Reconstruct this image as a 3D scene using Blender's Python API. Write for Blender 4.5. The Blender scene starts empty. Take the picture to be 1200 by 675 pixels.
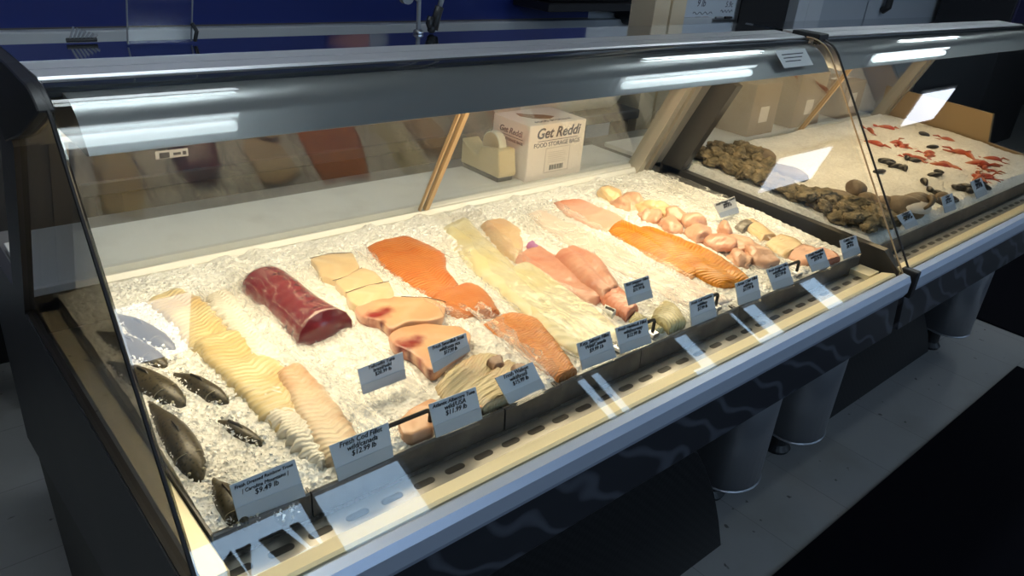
import bpy, bmesh, math, random
import numpy as np
from mathutils import Vector, Matrix, noise
random.seed(7)
D = bpy.data
S = bpy.context.scene
COL = S.collection
PI = math.pi

# ------------------------------------------------------------------ camera
F = 896.3
R3 = np.array([[0.75145381, -0.2312961, 0.61791528],
               [-0.65400984, -0.38477579, 0.65132075],
               [0.08711089, -0.89356013, -0.44041116]])
EYE = np.array([0., 0., 1.6])
cam = D.objects.new('camera', D.cameras.new('camera')); COL.objects.link(cam)
cam.data.sensor_width = 36; cam.data.lens = F / 1200 * 36; cam.data.clip_start = .02
rt, up, bk = R3[:, 0], -R3[:, 1], -R3[:, 2]
cam.matrix_world = Matrix(((rt[0], up[0], bk[0], EYE[0]), (rt[1], up[1], bk[1], EYE[1]),
                           (rt[2], up[2], bk[2], EYE[2]), (0, 0, 0, 1)))
S.camera = cam
S.view_settings.view_transform = 'Standard'; S.view_settings.look = 'None'
S.view_settings.gamma = 1; S.view_settings.use_curve_mapping = False
S.view_settings.exposure = 0.0
S.cycles.max_bounces = 8; S.cycles.transparent_max_bounces = 24; S.cycles.glossy_bounces = 4
S.cycles.diffuse_bounces = 3; S.cycles.caustics_reflective = False; S.cycles.caustics_refractive = False
S.cycles.sample_clamp_indirect = 4

def ray(px, py):
    return R3 @ np.array([px - 600, py - 337.5, F])
def W(px, py, z):
    """point of the place seen at a photo position, at height z"""
    d = ray(px, py); p = EYE + d * ((z - EYE[2]) / d[2]); return Vector(p)
def WY(px, py, y):
    d = ray(px, py); p = EYE + d * ((y - EYE[1]) / d[1]); return Vector(p)
def WX(px, py, x):
    d = ray(px, py); p = EYE + d * ((x - EYE[0]) / d[0]); return Vector(p)

# ------------------------------------------------------------------ materials
class NT:
    def __init__(s, name):
        s.m = D.materials.new(name); s.m.use_nodes = True; s.t = s.m.node_tree; s.t.nodes.clear()
        s.out = s.n('ShaderNodeOutputMaterial')
    def n(s, typ, **k):
        o = s.t.nodes.new(typ)
        for a, v in k.items(): setattr(o, a, v)
        return o
    def l(s, a, b): s.t.links.new(a, b)
def c4(c): return (c[0], c[1], c[2], 1)

def pm(name, col, rough=.5, metal=0., var=None, bump=None, spec=.5, coat=0., emit=None, aniso=None, sss=0.):
    """plain procedural surface: var=(scale, colour2, lo, hi); bump=(scale, strength)"""
    T = NT(name); b = T.n('ShaderNodeBsdfPrincipled')
    b.inputs['Base Color'].default_value = c4(col); b.inputs['Roughness'].default_value = rough
    b.inputs['Metallic'].default_value = metal; b.inputs['Specular IOR Level'].default_value = spec
    b.inputs['Coat Weight'].default_value = coat
    b.inputs['Coat Roughness'].default_value = .08
    if sss:
        b.inputs['Subsurface Weight'].default_value = sss; b.inputs['Subsurface Radius'].default_value = (.02, .012, .008)
    tc = T.n('ShaderNodeTexCoord')
    if var:
        nz = T.n('ShaderNodeTexNoise'); nz.inputs['Scale'].default_value = var[0]; nz.inputs['Detail'].default_value = 6
        rp = T.n('ShaderNodeValToRGB'); rp.color_ramp.elements[0].position = var[2]; rp.color_ramp.elements[1].position = var[3]
        rp.color_ramp.elements[0].color = c4(col); rp.color_ramp.elements[1].color = c4(var[1])
        T.l(tc.outputs['Object'], nz.inputs['Vector']); T.l(nz.outputs['Fac'], rp.inputs['Fac']); T.l(rp.outputs['Color'], b.inputs['Base Color'])
    if bump:
        nz = T.n('ShaderNodeTexNoise'); nz.inputs['Scale'].default_value = bump[0]; nz.inputs['Detail'].default_value = 4
        bp = T.n('ShaderNodeBump'); bp.inputs['Strength'].default_value = bump[1]; bp.inputs['Distance'].default_value = .01
        T.l(tc.outputs['Object'], nz.inputs['Vector']); T.l(nz.outputs['Fac'], bp.inputs['Height']); T.l(bp.outputs['Normal'], b.inputs['Normal'])
    if emit:
        b.inputs['Emission Color'].default_value = c4(emit[0]); b.inputs['Emission Strength'].default_value = emit[1]
    T.l(b.outputs[0], T.out.inputs[0]); return T.m

def glass_mat(name, tint=(.97, .985, .97), f0=.04, rough=0.):
    T = NT(name); tr = T.n('ShaderNodeBsdfTransparent'); tr.inputs[0].default_value = c4(tint)
    gl = T.n('ShaderNodeBsdfGlossy'); gl.inputs['Roughness'].default_value = rough; gl.inputs[0].default_value = (1, 1, 1, 1)
    lw = T.n('ShaderNodeLayerWeight'); lw.inputs['Blend'].default_value = .5
    p = T.n('ShaderNodeMath', operation='POWER'); p.inputs[1].default_value = 5
    m = T.n('ShaderNodeMath', operation='MULTIPLY_ADD'); m.inputs[1].default_value = 1 - f0; m.inputs[2].default_value = f0
    mx = T.n('ShaderNodeMixShader')
    T.l(lw.outputs['Facing'], p.inputs[0]); T.l(p.outputs[0], m.inputs[0]); T.l(m.outputs[0], mx.inputs[0])
    T.l(tr.outputs[0], mx.inputs[1]); T.l(gl.outputs[0], mx.inputs[2]); T.l(mx.outputs[0], T.out.inputs[0]); return T.m

def film_mat(name, dens=.16, col=(.97, .96, .93), cr=.5, gs=.06):
    """thin clear crinkled bag film: mostly clear, milky where it creases, with glints"""
    T = NT(name); tr = T.n('ShaderNodeBsdfTransparent'); tc = T.n('ShaderNodeTexCoord')
    df = T.n('ShaderNodeBsdfDiffuse'); df.inputs[0].default_value = c4(col)
    gl = T.n('ShaderNodeBsdfGlossy'); gl.inputs['Roughness'].default_value = .2
    mp = T.n('ShaderNodeMapping'); mp.inputs['Scale'].default_value = (1, .45, 1); mp.inputs['Rotation'].default_value = (0, 0, .35)
    T.l(tc.outputs['Object'], mp.inputs[0])
    nz = T.n('ShaderNodeTexNoise'); nz.inputs['Scale'].default_value = 16; nz.inputs['Detail'].default_value = 5; nz.inputs['Distortion'].default_value = 1.5
    T.l(mp.outputs[0], nz.inputs['Vector'])
    a = T.n('ShaderNodeMath', operation='SUBTRACT'); a.inputs[1].default_value = .5; T.l(nz.outputs['Fac'], a.inputs[0])
    ab = T.n('ShaderNodeMath', operation='ABSOLUTE'); T.l(a.outputs[0], ab.inputs[0])
    rp = T.n('ShaderNodeValToRGB'); e = rp.color_ramp.elements
    e[0].position = 0; e[0].color = (cr, cr, cr, 1); e[1].position = .05; e[1].color = (dens, dens, dens, 1)
    T.l(ab.outputs[0], rp.inputs[0])
    bp = T.n('ShaderNodeBump'); bp.inputs['Strength'].default_value = .9; bp.inputs['Distance'].default_value = .012
    T.l(ab.outputs[0], bp.inputs['Height']); T.l(bp.outputs[0], gl.inputs['Normal'])
    tl_ = T.n('ShaderNodeBsdfTranslucent'); tl_.inputs[0].default_value = c4(col); ms = T.n('ShaderNodeMixShader'); ms.inputs[0].default_value = .35; T.l(df.outputs[0], ms.inputs[1]); T.l(tl_.outputs[0], ms.inputs[2])
    m1 = T.n('ShaderNodeMixShader'); T.l(rp.outputs[0], m1.inputs[0]); T.l(tr.outputs[0], m1.inputs[1]); T.l(ms.outputs[0], m1.inputs[2])
    m2 = T.n('ShaderNodeMixShader'); m2.inputs[0].default_value = gs
    T.l(m1.outputs[0], m2.inputs[1]); T.l(gl.outputs[0], m2.inputs[2]); T.l(m2.outputs[0], T.out.inputs[0]); return T.m

def ice_mat(name, c1, c2):
    T = NT(name); b = T.n('ShaderNodeBsdfPrincipled'); tc = T.n('ShaderNodeTexCoord')
    v = T.n('ShaderNodeTexVoronoi'); v.inputs['Scale'].default_value = 150
    n2 = T.n('ShaderNodeTexNoise'); n2.inputs['Scale'].default_value = 9; n2.inputs['Detail'].default_value = 6
    T.l(tc.outputs['Object'], v.inputs['Vector']); T.l(tc.outputs['Object'], n2.inputs['Vector'])
    ad = T.n('ShaderNodeMath', operation='MULTIPLY_ADD'); ad.inputs[1].default_value = .55
    T.l(v.outputs['Color'], ad.inputs[0]); T.l(n2.outputs['Fac'], ad.inputs[2])
    rp = T.n('ShaderNodeValToRGB'); e = rp.color_ramp.elements
    e[0].position = .4; e[0].color = c4(c1); e[1].position = .95; e[1].color = c4(c2)
    T.l(ad.outputs[0], rp.inputs[0]); T.l(rp.outputs[0], b.inputs['Base Color'])
    b.inputs['Roughness'].default_value = .28; b.inputs['Specular IOR Level'].default_value = .6
    bp = T.n('ShaderNodeBump'); bp.inputs['Strength'].default_value = .7; bp.inputs['Distance'].default_value = .004
    T.l(v.outputs['Distance'], bp.inputs['Height']); T.l(bp.outputs[0], b.inputs['Normal'])
    T.l(b.outputs[0], T.out.inputs[0]); return T.m

def flesh_mat(name, c1, c2, c3=None, freq=60, slant=9, rough=.3, blotch=14, amt=.35, c4_=None, bs=.5):
    """fish flesh: chevron muscle bands across the UV length, blotches towards c3, optional edge colour"""
    T = NT(name); b = T.n('ShaderNodeBsdfPrincipled'); uv = T.n('ShaderNodeUVMap'); tc = T.n('ShaderNodeTexCoord')
    sp = T.n('ShaderNodeSeparateXYZ'); T.l(uv.outputs[0], sp.inputs[0])
    d = T.n('ShaderNodeMath', operation='SUBTRACT'); d.inputs[1].default_value = .5; T.l(sp.outputs[1], d.inputs[0])
    a = T.n('ShaderNodeMath', operation='ABSOLUTE'); T.l(d.outputs[0], a.inputs[0])
    nz = T.n('ShaderNodeTexNoise'); nz.inputs['Scale'].default_value = blotch; nz.inputs['Detail'].default_value = 5
    T.l(tc.outputs['Object'], nz.inputs['Vector'])
    s1 = T.n('ShaderNodeMath', operation='MULTIPLY'); s1.inputs[1].default_value = slant; T.l(a.outputs[0], s1.inputs[0])
    s2 = T.n('ShaderNodeMath', operation='MULTIPLY_ADD'); s2.inputs[1].default_value = freq; T.l(sp.outputs[0], s2.inputs[0]); T.l(s1.outputs[0], s2.inputs[2])
    s3 = T.n('ShaderNodeMath', operation='MULTIPLY_ADD'); s3.inputs[1].default_value = 2.5; T.l(nz.outputs['Fac'], s3.inputs[0]); T.l(s2.outputs[0], s3.inputs[2])
    sn = T.n('ShaderNodeMath', operation='SINE'); T.l(s3.outputs[0], sn.inputs[0])
    mr = T.n('ShaderNodeMapRange'); mr.inputs[1].default_value = .2; mr.inputs[2].default_value = 1; mr.inputs[3].default_value = 0; mr.inputs[4].default_value = amt
    T.l(sn.outputs[0], mr.inputs[0])
    mx = T.n('ShaderNodeMix', data_type='RGBA'); mx.inputs['A'].default_value = c4(c1); mx.inputs['B'].default_value = c4(c2); T.l(mr.outputs[0], mx.inputs['Factor'])
    last = mx.outputs['Result']
    if c3:
        r2 = T.n('ShaderNodeMapRange'); r2.inputs[1].default_value = .45; r2.inputs[2].default_value = .75; T.l(nz.outputs['Fac'], r2.inputs[0])
        m2 = T.n('ShaderNodeMix', data_type='RGBA'); T.l(r2.outputs[0], m2.inputs['Factor']); T.l(last, m2.inputs['A']); m2.inputs['B'].default_value = c4(c3); last = m2.outputs['Result']
    if c4_:   # colour at one end of the length (u -> 0)
        r3 = T.n('ShaderNodeMapRange'); r3.inputs[1].default_value = .3; r3.inputs[2].default_value = .0; T.l(sp.outputs[0], r3.inputs[0])
        m3 = T.n('ShaderNodeMix', data_type='RGBA'); T.l(r3.outputs[0], m3.inputs['Factor']); T.l(last, m3.inputs['A']); m3.inputs['B'].default_value = c4(c4_); last = m3.outputs['Result']
    T.l(last, b.inputs['Base Color']); b.inputs['Roughness'].default_value = rough
    b.inputs['Coat Weight'].default_value = .25; b.inputs['Coat Roughness'].default_value = .15
    bp = T.n('ShaderNodeBump'); bp.inputs['Strength'].default_value = bs; bp.inputs['Distance'].default_value = .0012
    T.l(sn.outputs[0], bp.inputs['Height']); T.l(bp.outputs[0], b.inputs['Normal'])
    T.l(b.outputs[0], T.out.inputs[0]); return T.m

def swirl_mat(name):
    """dark polished steel with wavy swirl reflections painted into its colour"""
    T = NT(name); b = T.n('ShaderNodeBsdfPrincipled'); tc = T.n('ShaderNodeTexCoord')
    mp = T.n('ShaderNodeMapping'); mp.inputs['Scale'].default_value = (1, 1, 1.4); T.l(tc.outputs['Object'], mp.inputs[0])
    wv = T.n('ShaderNodeTexWave', wave_type='BANDS', bands_direction='DIAGONAL'); wv.inputs['Scale'].default_value = 4.6
    wv.inputs['Distortion'].default_value = 5.5; wv.inputs['Detail'].default_value = 1; wv.inputs['Detail Scale'].default_value = 1.6
    T.l(mp.outputs[0], wv.inputs['Vector'])
    rp = T.n('ShaderNodeValToRGB'); e = rp.color_ramp.elements
    e[0].position = .82; e[0].color = (.05, .052, .062, 1); e[1].position = 1; e[1].color = (.13, .14, .17, 1)
    T.l(wv.outputs['Fac'], rp.inputs[0]); T.l(rp.outputs[0], b.inputs['Base Color'])
    b.inputs['Metallic'].default_value = .6; b.inputs['Roughness'].default_value = .35
    T.l(b.outputs[0], T.out.inputs[0]); return T.m

def tile_mat(name, c1, c2, dirt, grout, size=.305):
    T = NT(name); b = T.n('ShaderNodeBsdfPrincipled'); tc = T.n('ShaderNodeTexCoord')
    br = T.n('ShaderNodeTexBrick', offset=0., squash=1.); br.inputs['Scale'].default_value = 1
    br.inputs['Brick Width'].default_value = size; br.inputs['Row Height'].default_value = size; br.inputs['Mortar Size'].default_value = .0016
    br.inputs['Color1'].default_value = c4(c1); br.inputs['Color2'].default_value = c4(c2); br.inputs['Mortar'].default_value = c4(grout)
    T.l(tc.outputs['Object'], br.inputs['Vector'])
    nz = T.n('ShaderNodeTexNoise'); nz.inputs['Scale'].default_value = 3; nz.inputs['Detail'].default_value = 8; T.l(tc.outputs['Object'], nz.inputs['Vector'])
    r = T.n('ShaderNodeMapRange'); r.inputs[1].default_value = .5; r.inputs[2].default_value = .8; T.l(nz.outputs['Fac'], r.inputs[0])
    m = T.n('ShaderNodeMix', data_type='RGBA'); T.l(r.outputs[0], m.inputs['Factor']); T.l(br.outputs['Color'], m.inputs['A']); m.inputs['B'].default_value = c4(dirt)
    n2 = T.n('ShaderNodeTexNoise'); n2.inputs['Scale'].default_value = 22; n2.inputs['Detail'].default_value = 2; T.l(tc.outputs['Object'], n2.inputs['Vector'])
    r2 = T.n('ShaderNodeMapRange'); r2.inputs[1].default_value = .7; r2.inputs[2].default_value = .74; T.l(n2.outputs['Fac'], r2.inputs[0])
    m2 = T.n('ShaderNodeMix', data_type='RGBA'); T.l(r2.outputs[0], m2.inputs['Factor']); T.l(m.outputs['Result'], m2.inputs['A']); m2.inputs['B'].default_value = c4((.08, .075, .07))
    T.l(m2.outputs['Result'], b.inputs['Base Color']); b.inputs['Roughness'].default_value = .5
    T.l(b.outputs[0], T.out.inputs[0]); return T.m

M = dict(
    glass=glass_mat('case_glass'), rearglass=glass_mat('rear_door_glass', (.95, .95, .93), .045), clear=glass_mat('clear_plastic', (.96, .97, .98), .05, .05),
    winglass=glass_mat('window_glass'), film=film_mat('clear_bag_film', .06, cr=.30, gs=.035), filmthin=film_mat('thin_wrap_film', .02, cr=.10),
    steel=pm('brushed_steel', (.62, .62, .64), .3, 1., bump=(140, .04)), topsteel=pm('polished_case_top', (.55, .57, .6), .09, 1.),
    ledge=pm('ledge_steel', (.95, .86, .62), .38, .2, bump=(30, .05)), grillesteel=pm('grille_steel', (.36, .35, .33), .4, .8),
    bumper=pm('bumper_aluminium', (.56, .62, .74), .42, .5), canopy=pm('canopy_grey_metal', (.40, .40, .42), .30, .75),
    dark=pm('dark_case_panel', (.055, .055, .062), .45, .2, var=(4, (.075, .072, .078), .4, .8)), black=pm('black_rubber', (.012, .012, .013), .45),
    fascia=swirl_mat('wavy_dark_steel'), brown=pm('dark_brown_base', (.05, .045, .043), .5),
    tub=pm('grey_tub_interior', (.3, .29, .27), .45, .5), pan=pm('dark_pan_metal', (.10, .10, .105), .4, .6, var=(18, (.16, .155, .15), .45, .7)),
    alum=pm('warm_aluminium', (.5, .46, .38), .34, .6), white=pm('white_plastic', (.78, .77, .72), .4), board=pm('white_worktop', (.86, .87, .86), .35, var=(12, (.76, .76, .74), .5, .75)),
    tan=pm('tan_rail', (.55, .38, .2), .45), ice=ice_mat('crushed_ice', (.70, .69, .65), (.93, .92, .88)), crystal=pm('ice_crystal', (.92, .92, .9), .12, spec=.8),
    tag=pm('tag_card', (.62, .68, .78), .5), tag2=pm('tag_fold', (.5, .55, .63), .35), ink=pm('black_ink', (.015, .015, .02), .6), inkgrey=pm('grey_print', (.3, .3, .32), .6), inkblue=pm('navy_print', (.05, .045, .09), .6),
    blue=pm('blue_wall_paint', (.003, .016, .16), .5, var=(1.2, (.004, .021, .19), .3, .8)), wallw=pm('white_wall_paint', (.55, .58, .62), .55, var=(2, (.48, .51, .56), .3, .8)),
    ceil=pm('ceiling_tile', (.22, .22, .22), .8, bump=(60, .3)), frontwall=pm('front_wall_paint', (.10, .09, .085), .7), mull=pm('window_frame_dark', (.03, .028, .028), .5),
    floor=tile_mat('vinyl_floor_tile', (.31, .31, .305), (.30, .30, .297), (.23, .225, .205), (.21, .21, .205)), mat=pm('navy_floor_mat', (.002, .002, .0045), .95, spec=.1),
    grille=None,
    cardbox=pm('white_carton', (.86, .77, .72), .6, var=(8, (.8, .71, .66), .4, .7)), boxhole=pm('carton_inside', (.22, .09, .05), .7), card=pm('brown_carton', (.24, .15, .085), .65, var=(7, (.2, .12, .065), .4, .7)),
    tape=pm('beige_dispenser', (.66, .53, .3), .4), tapewood=pm('tape_roll_side', (.5, .36, .2), .55), tapeedge=pm('tape_roll_edge', (.72, .68, .55), .3), paper=pm('white_paper_roll', (.78, .76, .7), .6),
    post=pm('cream_post', (.62, .55, .42), .5, var=(5, (.56, .49, .36), .4, .7)), wb=pm('whiteboard', (.62, .68, .76), .25), blackobj=pm('black_equipment', (.012, .012, .016), .4),
    door=pm('grey_white_door', (.36, .40, .46), .45), hole=pm('doorway_shade', (.006, .006, .009), .8),
    acrylic=glass_mat('acrylic', (.93, .95, .97), .015), tubewhite=pm('tube_light', (1, 1, 1), .5, emit=((.82, .95, 1), 7)), rowlight=pm('diffuser_light', (1, 1, 1), .5, emit=((.84, .95, 1), 14)), troffer=pm('light_panel', (1, 1, 1), .5, emit=((.82, .88, 1), 4.2)), fixture=pm('fixture_white', (.7, .7, .7), .5),
    warmtube=pm('warm_tube', (1, .9, .7), .5, emit=((1, .78, .42), 6)),
    troutskin=None, purple=pm('purple_tab', (.42, .18, .38), .4), red=pm('red_shell', (.42, .05, .02), .35, var=(40, (.5, .16, .06), .4, .7)), blackshell=pm('black_shell', (.02, .018, .016), .3),
    oyster=pm('oyster_shell', (.10, .078, .04), .7, var=(34, (.26, .20, .11), .42, .66), bump=(60, 1.)), clam=pm('brown_clam', (.13, .088, .048), .5, var=(20, (.21, .145, .085), .4, .7), bump=(70, .3)),
    shellwhite=pm('pale_shell_inside', (.7, .64, .55), .3),
)
def grille_mat():
    T = NT('black_woven_grille'); b = T.n('ShaderNodeBsdfPrincipled'); tc = T.n('ShaderNodeTexCoord')
    ck = T.n('ShaderNodeTexChecker'); ck.inputs['Scale'].default_value = 70; ck.inputs['Color1'].default_value = (.004, .004, .005, 1); ck.inputs['Color2'].default_value = (.011, .011, .012, 1)
    T.l(tc.outputs['Object'], ck.inputs[0]); T.l(ck.outputs[0], b.inputs['Base Color']); b.inputs['Roughness'].default_value = .55
    T.l(b.outputs[0], T.out.inputs[0]); return T.m
M['grille'] = grille_mat()
def trout_mat():
    T = NT('trout_skin'); b = T.n('ShaderNodeBsdfPrincipled'); tc = T.n('ShaderNodeTexCoord'); uv = T.n('ShaderNodeUVMap')
    v = T.n('ShaderNodeTexVoronoi'); v.inputs['Scale'].default_value = 170; T.l(tc.outputs['Object'], v.inputs['Vector'])
    r = T.n('ShaderNodeValToRGB'); e = r.color_ramp.elements; e[0].position = .18; e[0].color = (.010, .008, .006, 1); e[1].position = .40; e[1].color = (.065, .053, .028, 1)
    T.l(v.outputs['Distance'], r.inputs[0])
    sp = T.n('ShaderNodeSeparateXYZ'); T.l(uv.outputs[0], sp.inputs[0])
    r2 = T.n('ShaderNodeValToRGB'); e = r2.color_ramp.elements; e[0].position = .0; e[0].color = (1, 1, 1, 1); e[1].position = .5; e[1].color = (0, 0, 0, 1)
    T.l(sp.outputs[1], r2.inputs[0])
    m = T.n('ShaderNodeMix', data_type='RGBA'); T.l(r2.outputs[0], m.inputs['Factor']); T.l(r.outputs[0], m.inputs['A']); m.inputs['B'].default_value = (.10, .085, .055, 1)
    T.l(m.outputs['Result'], b.inputs['Base Color']); b.inputs['Roughness'].default_value = .33
    bp = T.n('ShaderNodeBump'); bp.inputs['Strength'].default_value = .3; bp.inputs['Distance'].default_value = .0008; T.l(v.outputs['Distance'], bp.inputs['Height']); T.l(bp.outputs[0], b.inputs['Normal'])
    T.l(b.outputs[0], T.out.inputs[0]); return T.m
M['troutskin'] = trout_mat()

# ------------------------------------------------------------------ object helpers
ORG = {}
def thing(name, label, cat, loc=(0, 0, 0), group=None):
    o = D.objects.new(name, None); COL.objects.link(o); o.location = loc; o.empty_display_size = .02
    ORG[o] = Vector(loc); tag(o, label, cat, group); return o
def tag(o, label, cat, group=None):
    o['label'] = label; o['category'] = cat
    if group: o['group'] = group
    return o
def struct(o, label=None):
    o['kind'] = 'structure'
    if label: o['label'] = label
    return o
def obj(name, bm, m, parent=None, smooth=False, loc=None, label=None):
    """link a bmesh (built in world coordinates) as ONE mesh object under parent"""
    off = ORG[parent] if parent else (Vector(loc) if loc is not None else Vector((0, 0, 0)))
    bmesh.ops.translate(bm, verts=bm.verts, vec=-off)
    me = D.meshes.new(name); bm.to_mesh(me); bm.free()
    o = D.objects.new(name, me); COL.objects.link(o)
    for mm in (m if isinstance(m, (list, tuple)) else [m]): me.materials.append(mm)
    if smooth:
        for p in me.polygons: p.use_smooth = True
    if parent: o.parent = parent
    else: o.location = off
    ORG[o] = off
    if label: o['label'] = label
    return o
def B(): return bmesh.new()
def box(bm, x0, x1, y0, y1, z0, z1, mi=0):
    vs = [bm.verts.new(p) for p in ((x0, y0, z0), (x1, y0, z0), (x1, y1, z0), (x0, y1, z0), (x0, y0, z1), (x1, y0, z1), (x1, y1, z1), (x0, y1, z1))]
    for f in ((0, 3, 2, 1), (4, 5, 6, 7), (0, 1, 5, 4), (1, 2, 6, 5), (2, 3, 7, 6), (3, 0, 4, 7)):
        bm.faces.new([vs[i] for i in f]).material_index = mi
    return vs
def bevel(bm, w=.003, seg=2):
    bmesh.ops.bevel(bm, geom=list(bm.edges), offset=w, segments=seg, affect='EDGES', profile=.5, clamp_overlap=True); return bm
def prism(bm, poly, axis, a, b):
    """extrude a 2-D polygon along axis: 'x' -> poly (y,z); 'y' -> (x,z); 'z' -> (x,y)"""
    def P(p, t): return (t, p[0], p[1]) if axis == 'x' else (p[0], t, p[1]) if axis == 'y' else (p[0], p[1], t)
    A = [bm.verts.new(P(p, a)) for p in poly]; Bv = [bm.verts.new(P(p, b)) for p in poly]; n = len(poly)
    bm.faces.new(A); bm.faces.new(Bv[::-1])
    for i in range(n): bm.faces.new((A[i], Bv[i], Bv[(i + 1) % n], A[(i + 1) % n]))
    bmesh.ops.recalc_face_normals(bm, faces=bm.faces); return bm
def tube(bm, pts, r, n=8, cap=True, radii=None):
    pts = [Vector(p) for p in pts]; rings = []
    for i, p in enumerate(pts):
        d = (pts[min(i + 1, len(pts) - 1)] - pts[max(i - 1, 0)]).normalized()
        u = d.orthogonal().normalized() if i == 0 else (u - d * u.dot(d)).normalized()
        v = d.cross(u); rr = radii[i] if radii else r
        rings.append([bm.verts.new(p + (u * math.cos(2 * PI * k / n) + v * math.sin(2 * PI * k / n)) * rr) for k in range(n)])
    for a, b in zip(rings, rings[1:]):
        for k in range(n): bm.faces.new((a[k], a[(k + 1) % n], b[(k + 1) % n], b[k]))
    if cap: bm.faces.new(rings[0][::-1]); bm.faces.new(rings[-1])
    return bm
def strip(bm, rows, th, closed=False):
    """a sheet through rows of points (lists of equal length) given thickness by its normals"""
    R = [[bm.verts.new(p) for p in r] for r in rows]; fs = []
    for a, b in zip(R, R[1:]):
        for i in range(len(a) - 1): fs.append(bm.faces.new((a[i], a[i + 1], b[i + 1], b[i])))
    bmesh.ops.recalc_face_normals(bm, faces=fs)
    if th: bmesh.ops.solidify(bm, geom=fs, thickness=th)
    return bm
def sheet(bm, rows, th=.0007):
    T_ = [[bm.verts.new(p) for p in r_] for r_ in rows]; U_ = [[bm.verts.new(p - Vector((0, 0, th))) for p in r_] for r_ in rows]; n, m = len(rows), len(rows[0])
    for i in range(n - 1):
        for j in range(m - 1):
            bm.faces.new((T_[i][j], T_[i][j + 1], T_[i + 1][j + 1], T_[i + 1][j])); bm.faces.new((U_[i][j], U_[i + 1][j], U_[i + 1][j + 1], U_[i][j + 1]))
    for i in range(n - 1):
        for j in (0, m - 1): bm.faces.new((T_[i][j], T_[i + 1][j], U_[i + 1][j], U_[i][j]))
    for j in range(m - 1):
        for i in (0, n - 1): bm.faces.new((T_[i][j], T_[i][j + 1], U_[i][j + 1], U_[i][j]))
    bmesh.ops.recalc_face_normals(bm, faces=bm.faces)
def lathe(bm, prof, c, axis='z', n=24):
    rings = []
    for r, h in prof:
        ring = []
        for k in range(n):
            a = 2 * PI * k / n; u, v = r * math.cos(a), r * math.sin(a)
            ring.append(bm.verts.new({'z': (c[0] + u, c[1] + v, c[2] + h), 'x': (c[0] + h, c[1] + u, c[2] + v), 'y': (c[0] + u, c[1] + h, c[2] + v)}[axis]))
        rings.append(ring)
    for a, b in zip(rings, rings[1:]):
        for k in range(n): bm.faces.new((a[k], a[(k + 1) % n], b[(k + 1) % n], b[k]))
    bm.faces.new(rings[0][::-1]); bm.faces.new(rings[-1]); bmesh.ops.recalc_face_normals(bm, faces=bm.faces); return bm
def dup(root, loc, rot=None, scale=None, label=None):
    r = root.copy(); COL.objects.link(r); r.location = loc
    if rot: r.rotation_euler = rot
    if scale: r.scale = scale
    if label: r['label'] = label
    for ch in list(root.children):
        c = ch.copy(); COL.objects.link(c); c.parent = r
        for g in ch.children:
            d = g.copy(); COL.objects.link(d); d.parent = c
    return r
def text_bm(s, size, align='CENTER', shear=0., ext=.0004, spacing=1., bold=0.):
    cu = D.curves.new('t', 'FONT'); cu.body = s; cu.size = size; cu.align_x = align; cu.shear = shear; cu.extrude = ext; cu.space_character = spacing
    cu.resolution_u = 3; cu.offset = bold
    o = D.objects.new('t', cu); COL.objects.link(o); bpy.context.view_layer.update()
    me = D.meshes.new_from_object(o.evaluated_get(bpy.context.evaluated_depsgraph_get()))
    bm = B(); bm.from_mesh(me); D.objects.remove(o); D.curves.remove(cu); D.meshes.remove(me); return bm
def join(dst, src, mat4=None):
    if mat4 is not None: bmesh.ops.transform(src, matrix=mat4, verts=src.verts)
    me = D.meshes.new('j'); src.to_mesh(me); src.free(); dst.from_mesh(me); D.meshes.remove(me); return dst
def frame(origin, xdir, ydir):
    x = Vector(xdir).normalized(); z = x.cross(Vector(ydir)).normalized(); y = z.cross(x)
    return Matrix(((x.x, y.x, z.x, origin[0]), (x.y, y.y, z.y, origin[1]), (x.z, y.z, z.z, origin[2]), (0, 0, 0, 1)))
def fbm(x, y, z=0., o=4): return noise.fractal(Vector((x, y, z)), 1., 2., o)

exec_parts = True
# ================================================================== the room
XL, XR, YF, YB, ZC = -2.2, 11.2, -2.2, 3.0, 2.66
bm = B(); box(bm, XL, XR, YF, YB + .2, -.1, 0); o = struct(obj('floor', bm, M['floor']))
bm = B(); box(bm, XL, XR, YF, YB + .2, ZC, ZC + .1); struct(obj('ceiling', bm, M['ceil']))
bm = B(); box(bm, XL, 3.215, YB, YB + .1, 1.12, ZC); struct(obj('wall_back', bm, M['blue']))
bm = B(); box(bm, 3.215, XR, YB, YB + .1, 0, ZC); struct(obj('wall_rear', bm, M['wallw']))
bm = B(); box(bm, XL, 3.215, YB, YB + .1, 0, 1.12); struct(obj('wall_back_lower', bm, M['frontwall']))  # lower back wall, the dimness behind the case put into its colour
bm = B(); box(bm, XL, 4.3, YB - .05, YB, 1.06, 1.115); bevel(bm, .006); struct(obj('trim_1', bm, M['wallw']))
bm = B(); box(bm, XL - .1, XL, YF, YB + .1, 0, ZC); struct(obj('wall_left', bm, M['frontwall']))
bm = B(); box(bm, XR, XR + .1, YF, YB + .1, 0, ZC); struct(obj('wall_right', bm, M['frontwall']))
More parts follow.
